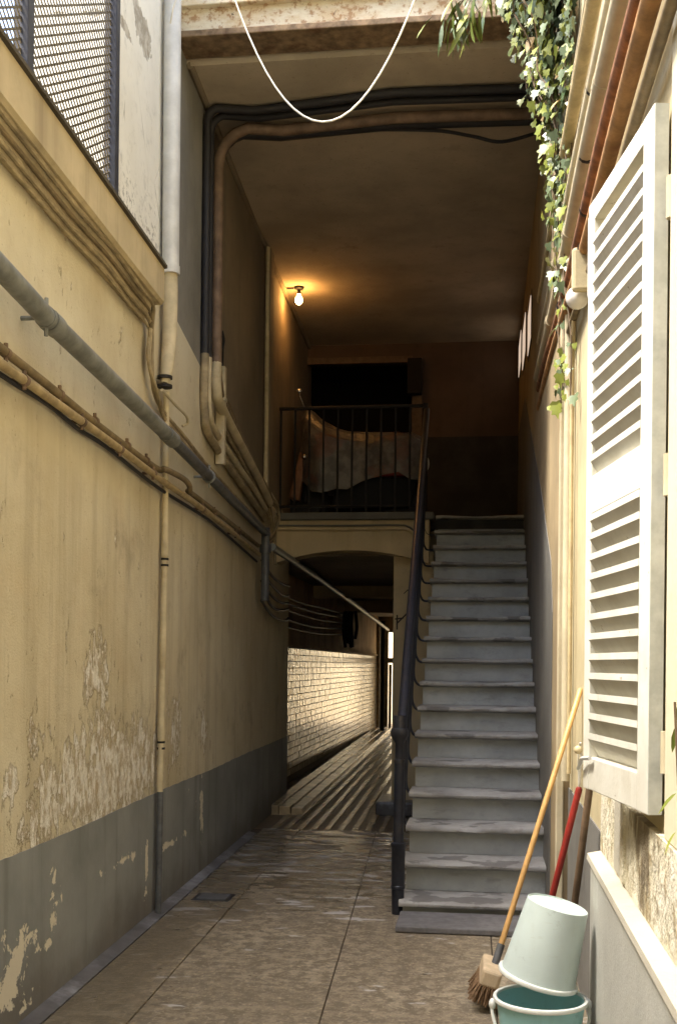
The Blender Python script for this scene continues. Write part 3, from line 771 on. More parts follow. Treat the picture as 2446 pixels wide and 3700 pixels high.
# tiles: nearest 300 singly, the rest as one part
TW, TH = .13, .08
tv = MB().box(-.006, .006, .006, TW - .006, .005, TH - .005)
tmesh = None; cnt = 0; rest = MB()
for i in range(95):
    for j in range(19):
        y0, z0 = 11.57 + i * TW, .075 + j * TH
        if cnt < 300 and i < 16:
            if tmesh is None:
                o = tv.build('tile', 'tile', tw); tmesh = o.data
            else:
                o = bpy.data.objects.new('tile', tmesh); COL.objects.link(o); o.parent = tw
            o.location = (-2.252, y0, z0); o.rotation_euler = (0, random.uniform(-.03, .03), random.uniform(-.02, .02)); cnt += 1
        else:
            d = random.uniform(0, .004)
            rest.box(-2.258 + d, -2.247 + d, y0 + .006, y0 + TW - .006, z0 + .005, z0 + TH - .005)
tag(rest.build('tile_field', 'tile', tw), kind='stuff')

# ------------------------------------------------------------------ pipes and cables on the left wall
def LW(y, off, z): return Vector((XL(y, off), y, z))
def pipe(name, label, pts, r, mat, n=12, group=None, smooth=True, cat='pipe'):
    t = thing(name, label, cat, tuple(pts[0]), group)
    MB().tube(pts, r, n).build('pipe_run' if cat == 'pipe' else 'cable_run', mat, t, smooth)
    return t
def clip(t, p, r, mat='cable_rust', ax='y'):
    d = Vector((0, .018, 0)) if ax == 'y' else Vector((0, 0, .018))
    MB().tube([Vector(p) - d * .7, Vector(p) + d * .7], r * 1.16, 12).build('clip', mat, t, True)
    if ax == 'y': MB().tube([Vector(p) + Vector((0, 0, -r * 1.9)), Vector(p) + Vector((0, 0, r * 2.0))], .008, 6).build('bolt', mat, t, True)
    MB().tube([Vector(p), Vector((XL(p[1], -.01), p[1], p[2]))], .009, 6).build('bracket', mat, t, True)

dr = thing('drain_pipe', 'thick grey drain pipe sloping along the ochre wall', 'pipe', tuple(LW(3.57, .1, 2.73)))
A = [LW(-1, .1, 3.0), LW(3.57, .1, 2.735), LW(4.04, .1, 2.70), LW(5.95, .1, 2.635)]
MB().tube(A, .039, 16).build('pipe_run', 'pipe_grey', dr, True)
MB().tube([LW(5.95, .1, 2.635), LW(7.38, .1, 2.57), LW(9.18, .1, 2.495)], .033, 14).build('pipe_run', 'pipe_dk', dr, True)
MB().tube([LW(4.03, .1, 2.701), LW(4.12, .1, 2.698)], .044, 16).build('coupling', 'pipe_grey', dr, True)
MB().tube([LW(5.80, .1, 2.640), LW(5.97, .1, 2.634)], .043, 16).build('coupling', 'pipe_grey', dr, True)
for yy, zz in ((4.01, 2.702), (2.3, 2.81), (6.9, 2.592)): clip(dr, LW(yy, .1, zz), .037, 'pipe_grey')
MB().tube([LW(9.12, .1, 2.54), LW(9.12, .1, 1.93)], .035, 12).build('drop_pipe', 'pipe_dk', dr, True)
MB().tube([LW(9.12, .1, 2.40), LW(9.12, .1, 2.33)], .050, 12).build('coupling', 'pipe_dk', dr, True)

pa = pipe('gas_pipe', 'brown pipe stepping over the thin vertical pipe, upper of the pair', smoothpath([LW(-1, .05, 2.62), LW(3.69, .05, 2.50), LW(4.8, .05, 2.465), LW(5.78, .05, 2.45), LW(5.86, .085, 2.455), LW(6.25, .09, 2.47), LW(6.40, .09, 2.455), LW(6.46, .08, 2.425), LW(6.62, .055, 2.44), LW(7.8, .05, 2.42), LW(9.05, .05, 2.385)], 5), .017, 'pipe_brown')
pb = pipe('gas_pipe', 'ochre pipe just below the brown pipe on the left wall', smoothpath([LW(-1, .06, 2.50), LW(3.67, .06, 2.44), LW(5.0, .06, 2.42), LW(5.81, .06, 2.40), LW(7.17, .06, 2.38), LW(9.05, .06, 2.31)], 5), .018, 'pipe_och')
for yy in (3.75, 4.3, 4.75, 5.25, 5.6, 7.3, 8.2): clip(pa, LW(yy, .05, 2.497 - (yy - 3.75) * .0215), .017)
for yy in (3.9, 4.55, 5.1, 5.7, 6.9, 8.0): clip(pb, LW(yy, .06, 2.437 - (yy - 3.9) * .0165 - max(0, yy - 7) * .008), .018)
def cable(label, pts, r=.009, mat='cable_och', k=6, j=.004, group='cables on the left wall'):
    p = smoothpath(jit(pts, j), k)
    o = MB().tube(p, r, 7).build('cable', mat, None, True)
    return tag(o, label, 'cable', group)
cable('thin dark cable hanging under the ochre pipe on the left wall', [LW(-1, .03, 2.5), LW(3.2, .03, 2.44), LW(3.74, .03, 2.42), LW(4.21, .03, 2.425), LW(4.6, .03, 2.40), LW(4.97, .03, 2.405), LW(5.93, .03, 2.365), LW(7.3, .03, 2.355), LW(9.1, .03, 2.26)], .010, 'cable_dk', 5)
# vertical thin pipe
vpp = thing('wall_pipe', 'thin ochre-painted vertical pipe running down to the floor', 'pipe', tuple(LW(6.0, .03, 0)))
MB().tube([LW(6.07, .032, 2.93), LW(6.07, .032, 2.0), LW(6.03, .032, 1.0), LW(6.01, .032, .68)], .018, 12).build('pipe_run', 'pipe_wall', vpp, True)
MB().tube([LW(6.01, .036, .68), LW(5.985, .036, .0)], .0185, 12).build('pipe_run', 'pipe_dk', vpp, True)
for z, yy in ((2.03, 6.07), (1.0, 6.03)):
    MB().tube([LW(yy, .032, z - .03), LW(yy, .032, z + .045)], .0225, 12).build('coupling', 'pipe_wall', vpp, True)
    for dz in (-.05, -.085): MB().tube([LW(yy, .032, z + dz), LW(yy, .032, z + dz + .012)], .0225, 12).build('clip', 'iron_dull', vpp, True)
# white downpipe
dp = thing('downpipe', 'pale zinc downpipe beside the white pier, ending below the cornice', 'pipe', tuple(LW(5.9, .07, 3)))
MB().tube([LW(6.0, .06, 7.0), LW(6.02, .06, 3.60)], .048, 18).build('pipe_run', 'zinc', dp, True)
MB().tube([LW(6.02, .06, 3.62), LW(6.02, .06, 3.575)], .052, 18).build('coupling', 'zinc', dp, True)
MB().tube(smoothpath([LW(6.02, .06, 3.60), LW(6.03, .06, 3.45), LW(6.03, .055, 3.2), LW(6.0, .05, 3.03), LW(5.97, .045, 2.95)], 4), [.040] * 9 + [.040, .039, .037, .034, .031, .028, .025, .022], 16).build('lower_run', 'pipe_wall', dp, True)
for z in (2.98, 2.93): MB().tube([LW(5.98, .045, z), LW(5.98, .045, z + .016)], .042, 14).build('clip', 'iron_dull', dp, True)
# cables under the cornice
lab = ['topmost', 'second', 'third', 'lowest']
for i, (z, off, r) in enumerate(((3.285, .085, .012), (3.255, .06, .010), (3.225, .045, .012), (3.195, .03, .008))):
    cable(lab[i] + ' of the four cables running under the ochre cornice', [LW(-1, off, z), LW(2.5, off, z), LW(3.7, off, z - .005), LW(4.4, off, z - .012), LW(4.9, off, z + .004), LW(5.3, off, z - .012),
          LW(5.62 + .03 * i, off * .8, z - .01), LW(5.72 - .02 * i, .04, z - .10), LW(5.72 - .02 * i, .04, 2.98), LW(5.82, .03 + .01 * i, 2.86 - .01 * i), LW(6.05, .03, 2.80 - .012 * i), LW(6.5, .03, 2.77 - .018 * i), LW(7.3, .03, 2.70 - .016 * i), LW(9.2, .03, 2.60 - .02 * i)], r, 'cable_och' if i != 1 else 'pipe_brown')
cable('short hooked cable loop beside the vertical pipe', [LW(5.9, .05, 2.90), LW(6.15, .07, 2.87), LW(6.35, .08, 2.855), LW(6.42, .07, 2.83), LW(6.38, .05, 2.80)], .009, 'pipe_cream')
# trunk in the ceiling corner: dark above, ochre below, the shadow edge painted into the runs
def trunk(label, off, r, ya, xr, yr, zc, mu, ml, low_pts, rise=.22):
    t = thing('conduit', label, 'conduit', tuple(LW(ya, off, 3.4)), 'conduits turning from the ceiling down the left wall')
    zc_ = 5.05 - off
    up = [Vector((xr, yr, zc_)), Vector((-.6, yr - .04, zc_)), Vector((XL(ya, rise + .25), ya + .06, zc_))] + \
         [Vector((XL(ya, off + rise * (1 - math.sin(a))), ya, zc_ - rise * (1 - math.cos(a)))) for a in [R(q) for q in (10, 30, 50, 70, 90)]] + [LW(ya, off, 4.4), LW(ya, off, 3.42)]
    MB().tube(up, r, 10).build('conduit_run', mu, t, True)
    MB().tube(smoothpath([LW(ya, off, 3.42)] + low_pts, 5), r, 10).build('lower_run', ml, t, True)
    return t
trunk('thin dark conduit nearest the courtyard in the ceiling corner', .035, .024, 7.14, .37, 7.12, 5, 'cable_dk', 'pipe_wall', [LW(7.15, .035, 3.10), LW(7.4, .035, 2.98), LW(8.9, .035, 2.83), LW(9.5, .035, 2.75)], .10)
trunk('thick brown conduit with a wide bend in the ceiling corner', .06, .036, 7.27, .37, 7.28, 5, 'cable_rust', 'pipe_wall', [LW(7.28, .06, 3.24), LW(7.5, .06, 3.15), LW(9.0, .06, 2.92), LW(9.55, .06, 2.81)], .24)
trunk('black conduit behind the brown one in the ceiling corner', .035, .034, 7.40, .37, 7.42, 5, 'cable_dk', 'pipe_brown', [LW(7.42, .04, 3.32), LW(7.7, .04, 3.2), LW(9.3, .04, 2.93), LW(9.8, .04, 2.85)], .20)
trunk('flat dark cable on the courtyard side of the ceiling bundle', .03, .028, 7.05, .37, 7.02, 5, 'cable_dk', 'cable_och', [LW(7.06, .03, 3.05), LW(7.3, .03, 2.90), LW(8.8, .03, 2.74), LW(9.5, .03, 2.66)], .08)
cable('slack dark cable drooping under the ceiling bundle', [(.36, 7.50, 4.98), (.1, 7.50, 4.92), (-.1, 7.47, 4.95), (-.35, 7.44, 4.99), (-.8, 7.40, 5.0), (-1.3, 7.36, 5.0)], .012, 'cable_dk', group='ceiling cables')
bx_ = thing('cable_duct', 'short pale vertical cable duct on the left wall', 'duct', tuple(LW(7.5, .05, 2.78)))
MB().prism([(XL(7.49, .075), 7.49), (XL(7.55, .075), 7.55), (XL(7.55, .01), 7.55), (XL(7.49, .01), 7.49)], 'z', 2.78, 3.46).build('duct_body', 'pipe_cream', bx_, bevel=.006)
MB().prism([(XL(7.485, .08), 7.485), (XL(7.555, .08), 7.555), (XL(7.555, .01), 7.555), (XL(7.485, .01), 7.485)], 'z', 3.22, 3.245).build('duct_joint', 'pipe_cream', bx_)
cable('black cable feeding the pale duct from the conduits', [LW(7.30, .09, 3.64), LW(7.36, .09, 3.60), LW(7.42, .07, 3.56), LW(7.51, .05, 3.50), LW(7.52, .045, 3.44)], .010, 'cable_dk', j=0)
for i, (a, z, r, mt) in enumerate(((7.62, 3.10, .014, 'cable_och'), (7.75, 3.18, .010, 'cable_och'), (8.0, 3.24, .013, 'pipe_brown'))):
    cable(['lower', 'middle', 'upper'][i] + ' dusty cable slanting from the pale duct towards the landing corner', [LW(7.56, .03, 3.3 + .02 * i), LW(a, .03, z), LW(8.4, .03, z - .14 + .01 * i), LW(9.2, .03, z - .27 + .02 * i), LW(9.7, .04, 2.70 + .05 * i), LW(9.86, .05, 2.55), LW(9.9, .06, 2.3)], r, mt)
for i in range(3):
    cable(['front', 'middle', 'rear'][i] + ' loose loop of the cable tangle at the landing corner', [LW(9.45 + .08 * i, .04, 2.86), LW(9.7 + .05 * i, .10, 2.83 - .03 * i), LW(9.86, .10 - .02 * i, 2.70), LW(9.75 + .06 * i, .06, 2.56), LW(9.55, .05, 2.50 - .03 * i)], .010, ['cable_och', 'pipe_brown', 'cable_och'][i])
# vertical conduit lit by the lamp
vc = pipe('conduit', 'slim vertical conduit on the left wall below the lamp', [LW(9.45, .04, 5.02), LW(9.45, .04, 2.90)], .018, 'pipe_wall')
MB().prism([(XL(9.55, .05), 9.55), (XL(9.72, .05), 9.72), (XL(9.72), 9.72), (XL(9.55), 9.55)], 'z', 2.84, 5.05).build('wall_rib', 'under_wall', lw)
# runs on into the tunnel
pipe('drain_pipe', 'pale pipe running on under the tunnel ceiling', [LW(9.3, .13, 2.40), Vector((-1.80, 12, 2.36)), Vector((-1.86, 16, 2.30)), Vector((-1.98, 23.5, 2.16))], .032, 'pipe_grey')
for i in range(5):
    z = 2.20 - .085 * i
    cable(['highest', 'second highest', 'middle', 'second lowest', 'lowest'][i] + ' of the sagging cables on the upper tunnel wall', [LW(9.2, .06, z + .06), LW(9.9, .04, z - .02), LW(10.6, .03, z - .03), LW(11.05, .02, z), Vector((-2.06, 11.25, z)), Vector((-2.19, 11.45, z)), Vector((-2.2, 13.0, z - .03)), Vector((-2.2, 15, z - .03)), Vector((-2.2, 17.5, z + .02))], .012, 'cable_dk', 5, .02, group='cables in the tunnel')
cb = thing('cable_bundle', 'dark bundle of hanging cables on the tunnel wall', 'cables', (-2.1, 17.6, 1.9))
for i in range(9):
    x, yy = -2.18 + random.uniform(0, .22), 17.5 + random.uniform(-.15, .25)
    MB().tube(smoothpath([(x, yy, 2.25), (x + random.uniform(-.03, .03), yy, 2.0), (x + random.uniform(-.05, .05), yy, 1.75 + random.uniform(-.1, .1))], 4), .028, 7).build('cable_run', 'cable_dk', cb, True)
pipe('tunnel_conduit', 'brown vertical conduit at the far end of the tiled wall', [(-2.19, 23.6, 0), (-2.19, 23.6, 2.3)], .04, 'pipe_brown')

# ------------------------------------------------------------------ pipes on the right wall
rp = [(4.115, .395, .016, 'pipe_cream', 'thin cream pipe, highest on the right wall beside the ivy', 0.0),
      (3.84, .385, .030, 'pipe_beige', 'beige pipe, second highest on the right wall', .035),
      (3.66, .405, .012, 'pipe_brown', 'thin brown pipe between two beige pipes on the right wall', .04),
      (3.52, .390, .026, 'pipe_cream', 'cream pipe with couplings above the rusty pipes', .04),
      (3.315, .380, .033, 'pipe_cream', 'thick cream pipe with couplings next to the rusty pipes', .03),
      (3.12, .388, .027, 'rust', 'dark red rusty pipe on the right wall', .050),
      (3.008, .388, .026, 'rust_or', 'orange rusty pipe on the right wall', .048),
      (2.905, .405, .016, 'pipe_brown', 'lowest dark pipe just above the shutter', .046)]
for i, (z, x, r, mt, lb, sl) in enumerate(rp):
    zz = lambda y: z + .010 * math.sin(y * 1.3 + i * 2) + sl * (y - 3.0)
    pts = [(x + .004 * math.sin(y * 1.7 + i), y, zz(y)) for y in [-3 + q * .5 for q in range(23)]]
    t = pipe('wall_conduit', lb, smoothpath(pts, 3), r, mt, 12)
    for cy in ((3.6, 5.0, 6.4) if i in (3, 4) else (4.6, 6.0) if i == 1 else ()):
        cy += .23 * i - .8
        MB().tube([(x, cy, zz(cy)), (x, cy + .07, zz(cy + .07))], r * 1.16, 12).build('coupling', mt, t, True)
    for cy in (3.9 + .1 * i, 5.4 + .07 * i):
        MB().tube([(x, cy, zz(cy)), (x, cy + .02, zz(cy + .02))], r * 1.1, 12).build('clip', 'iron_dull', t, True)
        MB().tube([(x, cy + .01, zz(cy)), (.45, cy + .01, zz(cy))], .008, 6).build('bracket', 'iron_dull', t)
# vertical pipe at the corner of the covered part
pipe('corner_pipe', 'cream vertical pipe at the corner where the covered stairs begin', smoothpath([(.405, 5.45, 0.85), (.405, 5.47, 2.0), (.405, 5.48, 2.9), (.40, 5.42, 3.15), (.395, 5.25, 3.3)], 5), .021, 'pipe_cream')
pipe('corner_pipe', 'thin brown pipe beside the cream corner pipe', smoothpath([(.41, 5.30, .9), (.41, 5.32, 2.0), (.41, 5.34, 2.75), (.405, 5.2, 3.0)], 5), .010, 'pipe_beige')
# lamp globe behind the shutter
gl = thing('wall_lamp', 'round white glass lamp globe behind the shutter', 'lamp', (.40, 4.6, 2.9))
MB().ball((.368, 4.58, 2.90), .046, 20, 12).build('globe', 'globe', gl, True)
MB().tube([(.368, 4.58, 2.94), (.372, 4.58, 2.985), (.44, 4.58, 3.0)], .014, 8).build('lamp_arm', 'pipe_cream', gl, True)
MB().box(.34, .437, 4.50, 4.53, 2.90, 3.08).build('lamp_board', 'right_wall', gl, bevel=.02)

# ------------------------------------------------------------------ shutter
sh = thing('window_shutter', 'tall white louvred shutter standing open on the right', 'shutter', (.40, 2.74, 1.04))
H0, H1 = Vector((.398, 2.74, 0)), Vector((.300, 3.34, 0))
ex = (H1 - H0).normalized(); en = Vector((ex.y, -ex.x, 0)).normalized()   # en points to the wall
Wd = (H1 - H0).length; TK = .036; ZB, ZT = 1.045, 2.762
def SP(u, d, z): p = H0 + ex * u + en * d; return (p.x, p.y, z)
def sbox(u0, u1, d0, d1, z0, z1):
    return MB().hexa([SP(u0, d0, z0), SP(u0, d1, z0), SP(u1, d1, z0), SP(u1, d0, z0), SP(u0, d0, z1), SP(u0, d1, z1), SP(u1, d1, z1), SP(u1, d0, z1)])
SW = .085
sbox(0, SW, 0, TK, ZB, ZT).build('stile', 'shutter', sh, bevel=.003)
sbox(-.004, -.0005, .001, TK - .001, ZB + .002, ZT - .002).build('stile_edge_shade', 'shutter_edge', sh)
sbox(Wd - .06, Wd, 0, TK, ZB, ZT).build('stile', 'shutter', sh, bevel=.003)
sbox(SW, Wd - .06, .001, TK - .001, ZT - .06, ZT - .001).build('top_rail', 'shutter', sh, bevel=.002)
sbox(SW, Wd - .06, .001, TK - .001, 1.845, 1.955).build('middle_rail', 'shutter', sh, bevel=.003)
sbox(SW, Wd - .06, .001, TK - .001, ZB + .001, ZB + .095).build('bottom_rail', 'shutter', sh, bevel=.003)
def slat(zc):
    zc += random.uniform(-.002, .002)
    # underside faces the viewer: front edge low... louvre falls away from the room side
    m = MB(); f, t = .052, .012
    # section: front edge (d=-.004..) at zc, back edge lower on the wall side
    sec = [(-.002, zc - .009), (-.002, zc + .009), (.034, zc - .050), (.034, zc - .066)]
    a = [SP(SW - .004, d, z) for d, z in sec]; b = [SP(Wd - .056, d, z) for d, z in sec]
    m.v = a + b; m.f = [(0, 1, 2, 3), (7, 6, 5, 4)] + [(i, 4 + i, 4 + (i + 1) % 4, (i + 1) % 4) for i in range(4)]
    m.build('slat', 'shutter', sh)
for i in range(12): slat(ZB + .095 + .0577 * (i + 1) + .004)
for i in range(12): slat(1.955 + .0577 * (i + 1) - .006)
for z in (2.52, 1.86, 1.20):
    h = MB().tube([(.437, 2.71, z - .05), (.437, 2.71, z + .05)], .014, 10).build('hinge', 'pipe_cream', sh, True)
    MB().box(.432, .45, 2.60, 2.71, z - .045, z + .02).build('hinge_plate', 'pipe_beige', h, bevel=.003)
MB().tube([SP(Wd + .008, -.012, 1.10), SP(Wd - .05, -.016, 1.135), SP(Wd - .12, -.012, 1.142)], .006, 7).build('catch', 'zinc', sh, True)
MB().ball(SP(Wd + .012, -.012, 1.155), .013, 10, 6).build('catch_knob', 'pipe_beige', sh, True)
sbox(Wd - .004, Wd + .028, .004, .03, 2.50, 2.74).build('shutter_bolt', 'zinc', sh, bevel=.004)

# ------------------------------------------------------------------ ivy
iv = thing('ivy', 'dense ivy trailing down beside the pipes at top right', 'ivy', (.3, 5.8, 4.4))
def leafmesh(name, kind, mat):
    if kind == 'ivy': o = [(0, 0), (.30, -.08), (.50, .12), (.34, .34), (.42, .60), (.16, .62), (0, 1.0), (-.16, .62), (-.42, .60), (-.34, .34), (-.50, .12), (-.30, -.08)]
    elif kind == 'oval': o = [(0, 0), (.24, .12), (.32, .42), (.22, .74), (0, 1.0), (-.22, .74), (-.32, .42), (-.24, .12)]
    else: o = [(0, 0), (.07, .15), (.10, .45), (.07, .78), (0, 1.0), (-.07, .78), (-.10, .45), (-.07, .15)]
    v = [(x, y, .22 * abs(x) - .12 * y * y + random.uniform(-.02, .02)) for x, y in o] + [(0, .45, -.03)]
    n = len(o); f = [(i, (i + 1) % n, n) for i in range(n)]
    me = bpy.data.meshes.new(name); me.from_pydata(v, [], f); me.materials.append(M[mat])
    me.polygons.foreach_set('use_smooth', [True] * n)
    return me
LM = {}
for kd in ('ivy', 'oval', 'long'):
    LM[kd] = [leafmesh('leaf', kd, mt) for mt in ('leaf', 'leaf2', 'leaf3', 'leaf3', 'leaf2', 'leaf', 'leaf3', 'leaf4')]
def leaf(parent, p, s, kd, idx=None, facing=None):
    me = LM[kd][random.randrange(8) if idx is None else idx]
    o = bpy.data.objects.new('leaf', me); COL.objects.link(o); o.parent = parent
    nrm = Vector((-random.uniform(.3, 1), -random.uniform(-.1, .9), random.uniform(.0, .9))).normalized() if facing is None else facing
    d = Vector((random.uniform(-.5, .3), random.uniform(-.5, .4), -random.uniform(.4, 1))).normalized()
    x = d.cross(nrm).normalized(); nrm = x.cross(d)
    mt = Matrix((( x.x, d.x, nrm.x), (x.y, d.y, nrm.y), (x.z, d.z, nrm.z))).to_4x4()
    o.matrix_world = Matrix.Translation(p) @ mt @ Matrix.Scale(s, 4)
    o.matrix_parent_inverse = Matrix.Identity(4)
    o.location = Vector(p) - parent.location
    return o
# strands hang at different lengths
strands = []
for i in range(20):
    t = i / 19
    x = .0 + .41 * t ** .9 + random.uniform(-.02, .02); yy = 5.72 + random.uniform(-.22, .30)
    ln = .62 + 1.35 * t ** 1.1 + random.uniform(-.15, .30)
    if i in (13, 16, 18): ln = 2.45 + random.uniform(-.15, .1)
    z0 = 5.15 + random.uniform(-.05, .1)
    pts = []
    for q in range(9):
        f = q / 8
        pts.append(Vector((x + (.385 - x) * f ** 1.3 * min(1, ln / 1.5) + .02 * math.sin(q * 2 + i), yy + .04 * math.sin(q * 1.7 + i) - .25 * f * (ln / 2.2), z0 - ln * f)))
    strands.append((pts, ln))
for pts, ln in strands: MB().tube(smoothpath(pts, 3), .004, 5).build('stem', 'stem', iv, True)
spots = []
for pts, ln in strands:
    P = smoothpath(pts, 10)
    for q in range(int(ln * 72)):
        f = random.random() ** 1.2
        if f > .62 and random.random() < .62: continue
        p = P[min(len(P) - 1, int(f * (len(P) - 1)))] + Vector((random.gauss(-.008, .024), random.gauss(-.03, .06), random.gauss(0, .02)))
        p.x = min(p.x, .41); spots.append((p, (random.uniform(.03, .06) if random.random() < .6 else random.uniform(.06, .092)) * (1.08 - .25 * f)))
spots.sort(key=lambda q: -q[1])
print('ivy leaves', len(spots))
for p, sz in spots[:300]: leaf(iv, p, sz, 'ivy' if random.random() < .7 else 'oval')
for mi, mt in enumerate(('leaf2', 'leaf3')):
    rest = MB(); base = LM['ivy'][0 if mi == 0 else 2]
    bv = [v.co.copy() for v in base.vertices]; bf = [tuple(q.vertices) for q in base.polygons]
    for p, sz in spots[300 + mi::2]:
        nrm = Vector((-random.uniform(.3, 1), -random.uniform(-.1, .9), random.uniform(.0, .9))).normalized()
        d = Vector((random.uniform(-.5, .3), random.uniform(-.5, .4), -random.uniform(.4, 1))).normalized()
        x = d.cross(nrm).normalized(); nrm = x.cross(d); k = len(rest.v)
        rest.v += [tuple(p + (x * v.x + d * v.y + nrm * v.z) * sz) for v in bv]; rest.f += [tuple(k + i for i in q) for q in bf]
    tag(rest.build('small_leaves', mt, iv, True), kind='stuff')
sp = thing('leafy_branch', 'spray of long narrow green leaves above the ivy at the lintel', 'branch', (.05, 6.0, 4.95))
bp = [Vector((.16, 5.95, 5.25)), Vector((.02, 5.9, 5.08)), Vector((-.12, 5.9, 4.95)), Vector((-.20, 5.9, 4.84))]
MB().tube(smoothpath(bp, 4), .005, 6).build('stem', 'stem', sp, True)
for q in range(90):
    f = random.random(); P = smoothpath(bp, 8); p = P[int(f * (len(P) - 1))] + Vector((random.gauss(.03, .06), random.gauss(0, .06), random.gauss(-.02, .05)))
    o = leaf(sp, p, random.uniform(.11, .2), 'long', random.choice((0, 2, 4, 4, 1)))

# ------------------------------------------------------------------ hanging wire
def catenary(a, b, sag, n=28):
    a = Vector(a); b = Vector(b); out = []
    for i in range(n + 1):
        t = i / n; p = a.lerp(b, t); p.z -= sag * (1 - (2 * t - 1) ** 2); out.append(p)
    return out
tag(MB().tube(catenary((-1.36, 5.0, 5.15), (-.135, 5.0, 5.05), 1.222), .0044, 6).build('hanging_wire', 'wire', None, True), 'white wire sagging in a deep loop in front of the ceiling', 'wire')
tag(MB().tube(smoothpath([(XL(5.6, .14), 5.7, 5.2), (XL(5.6, .16), 5.7, 4.98), (XL(5.6, .13), 5.72, 4.86), (XL(5.6, .11), 5.75, 4.82)], 5), .004, 5).build('hanging_wire', 'wire', None, True), 'short white wire end beside the zinc downpipe', 'wire')

# ------------------------------------------------------------------ lamp on the ceiling
lp = thing('ceiling_lamp', 'bare lit bulb glowing orange under the passage ceiling', 'lamp', (-1.79, 10.58, 5.05))
MB().lathe([(.001, 0), (.05, 0), (.045, -.018), (.018, -.03), (.014, -.04), (.018, -.044), (.020, -.07), (.001, -.072)], (-1.79, 10.58, 5.054), 16).build('lamp_base', 'iron_dull', lp, True)
MB().lathe([(.001, -.17), (.018, -.165), (.032, -.147), (.036, -.128), (.030, -.105), (.018, -.082), (.016, -.066)], (-1.79, 10.58, 5.054), 16).build('bulb', 'bulb', lp, True)
MB().tube([(-1.91, 10.57, 5.04), (-1.84, 10.58, 5.045)], .008, 6).build('conduit', 'iron_dull', lp)
pd = bpy.data.lights.new('bulb_light', 'POINT'); pd.energy = 17; pd.color = (1.0, .34, .055); pd.shadow_soft_size = .035
po = bpy.data.objects.new('bulb_light', pd); COL.objects.link(po); po.parent = lp; po.location = (0, 0, -.118)

# ------------------------------------------------------------------ covered scooter on the landing
sc = thing('covered_scooter', 'parked scooter under a pale plastic cover behind the landing railing', 'scooter', (-1.2, 11.3, 2.83))
prof = [(-1.86, 3.98, 3.30, .10), (-1.80, 4.04, 3.25, .20), (-1.72, 3.98, 3.22, .26), (-1.60, 3.88, 3.20, .28), (-1.48, 3.82, 3.20, .24), (-1.36, 3.785, 3.22, .22), (-1.2, 3.775, 3.25, .22), (-1.0, 3.77, 3.33, .24), (-.85, 3.77, 3.34, .24), (-.72, 3.765, 3.30, .23), (-.63, 3.72, 3.28, .18), (-.58, 3.60, 3.30, .10)]
m = MB(); NC = 22
for (x, zt, zb, w) in prof:
    for j in range(NC):
        a = math.pi * j / (NC - 1)
        yy = 11.3 - w * math.copysign(abs(math.cos(a)) ** .6, math.cos(a)); z = zb + (zt - zb) * (math.sin(a) ** .45)
        m.v.append((x + random.uniform(-.014, .014), yy + random.uniform(-.022, .022), z + random.uniform(-.014, .014) - (random.uniform(0, .07) if j in (0, NC - 1) else 0)))
for i in range(len(prof) - 1):
    for j in range(NC - 1): m.f.append((i * NC + j, i * NC + j + 1, (i + 1) * NC + j + 1, (i + 1) * NC + j))
m.f += [tuple(range(NC)), tuple((len(prof) - 1) * NC + j for j in range(NC - 1, -1, -1))]
m.build('cover', 'cover', sc, True)
for x, zr in ((-1.80, .235), (-.82, .235)):
    w = thing('wheel', None, None, (x, 11.3, 2.83 + zr)); w.parent = sc; w.location = (x + 1.2, 0, zr)
    tor = [(zr - .045 + .045 * math.cos(a), .045 * math.sin(a)) for a in [2 * math.pi * i / 10 for i in range(10)]]
    MB().lathe(tor, (x, 11.3, 2.83 + zr), 24, Matrix.Rotation(R(90), 3, 'X'), closed=True).build('tyre', 'rubber', None, True).parent = w
    w.children[0].matrix_parent_inverse = Matrix.Translation((x, 11.3, 2.83 + zr)).inverted()
    c = MB().lathe([(.001, -.03), (.12, -.03), (.155, -.02), (.155, .02), (.12, .03), (.001, .03)], (x, 11.3, 2.83 + zr), 20, Matrix.Rotation(R(90), 3, 'X')).build('rim', 'iron_dull', None, True)
    c.parent = w; c.matrix_parent_inverse = Matrix.Translation((x, 11.3, 2.83 + zr)).inverted()
MB().prism([(-1.55, 2.98), (-.75, 3.0), (-.62, 3.32), (-1.0, 3.36), (-1.5, 3.22)], 'y', 11.2, 11.4).build('body', 'rubber', sc, bevel=.03)
MB().prism([(-1.12, 3.30), (-.74, 3.30), (-.70, 3.37), (-1.02, 3.38)], 'y', 11.10, 11.19).build('side_panel', 'red_paint', sc, bevel=.02)
MB().prism([(-1.98, 3.10), (-1.86, 3.06), (-1.80, 3.55), (-1.86, 3.60)], 'y', 11.16, 11.34).build('leg_shield', 'orange_lens', sc, bevel=.03)
MB().tube([(-1.82, 11.25, 3.06), (-1.80, 11.25, 3.5), (-1.76, 11.25, 3.95)], .025, 8).build('fork', 'iron_dull', sc, True)
MB().ball((-1.80, 11.06, 3.50), .03, 12, 8).build('reflector', 'chrome', sc, True)
MB().tube([(-1.82, 11.2, 4.02), (-1.86, 11.15, 4.12), (-1.88, 11.15, 4.18)], .008, 6).build('mirror_stem', 'chrome', sc, True)
MB().ball((-1.88, 11.14, 4.19), .035, 12, 8, (1, .4, .7)).build('mirror', 'chrome', sc, True)
MB().ball((-.57, 11.1, 3.42), .045, 12, 8, (.7, .8, 1.6)).build('tail_lamp', 'rim_w', sc, True)

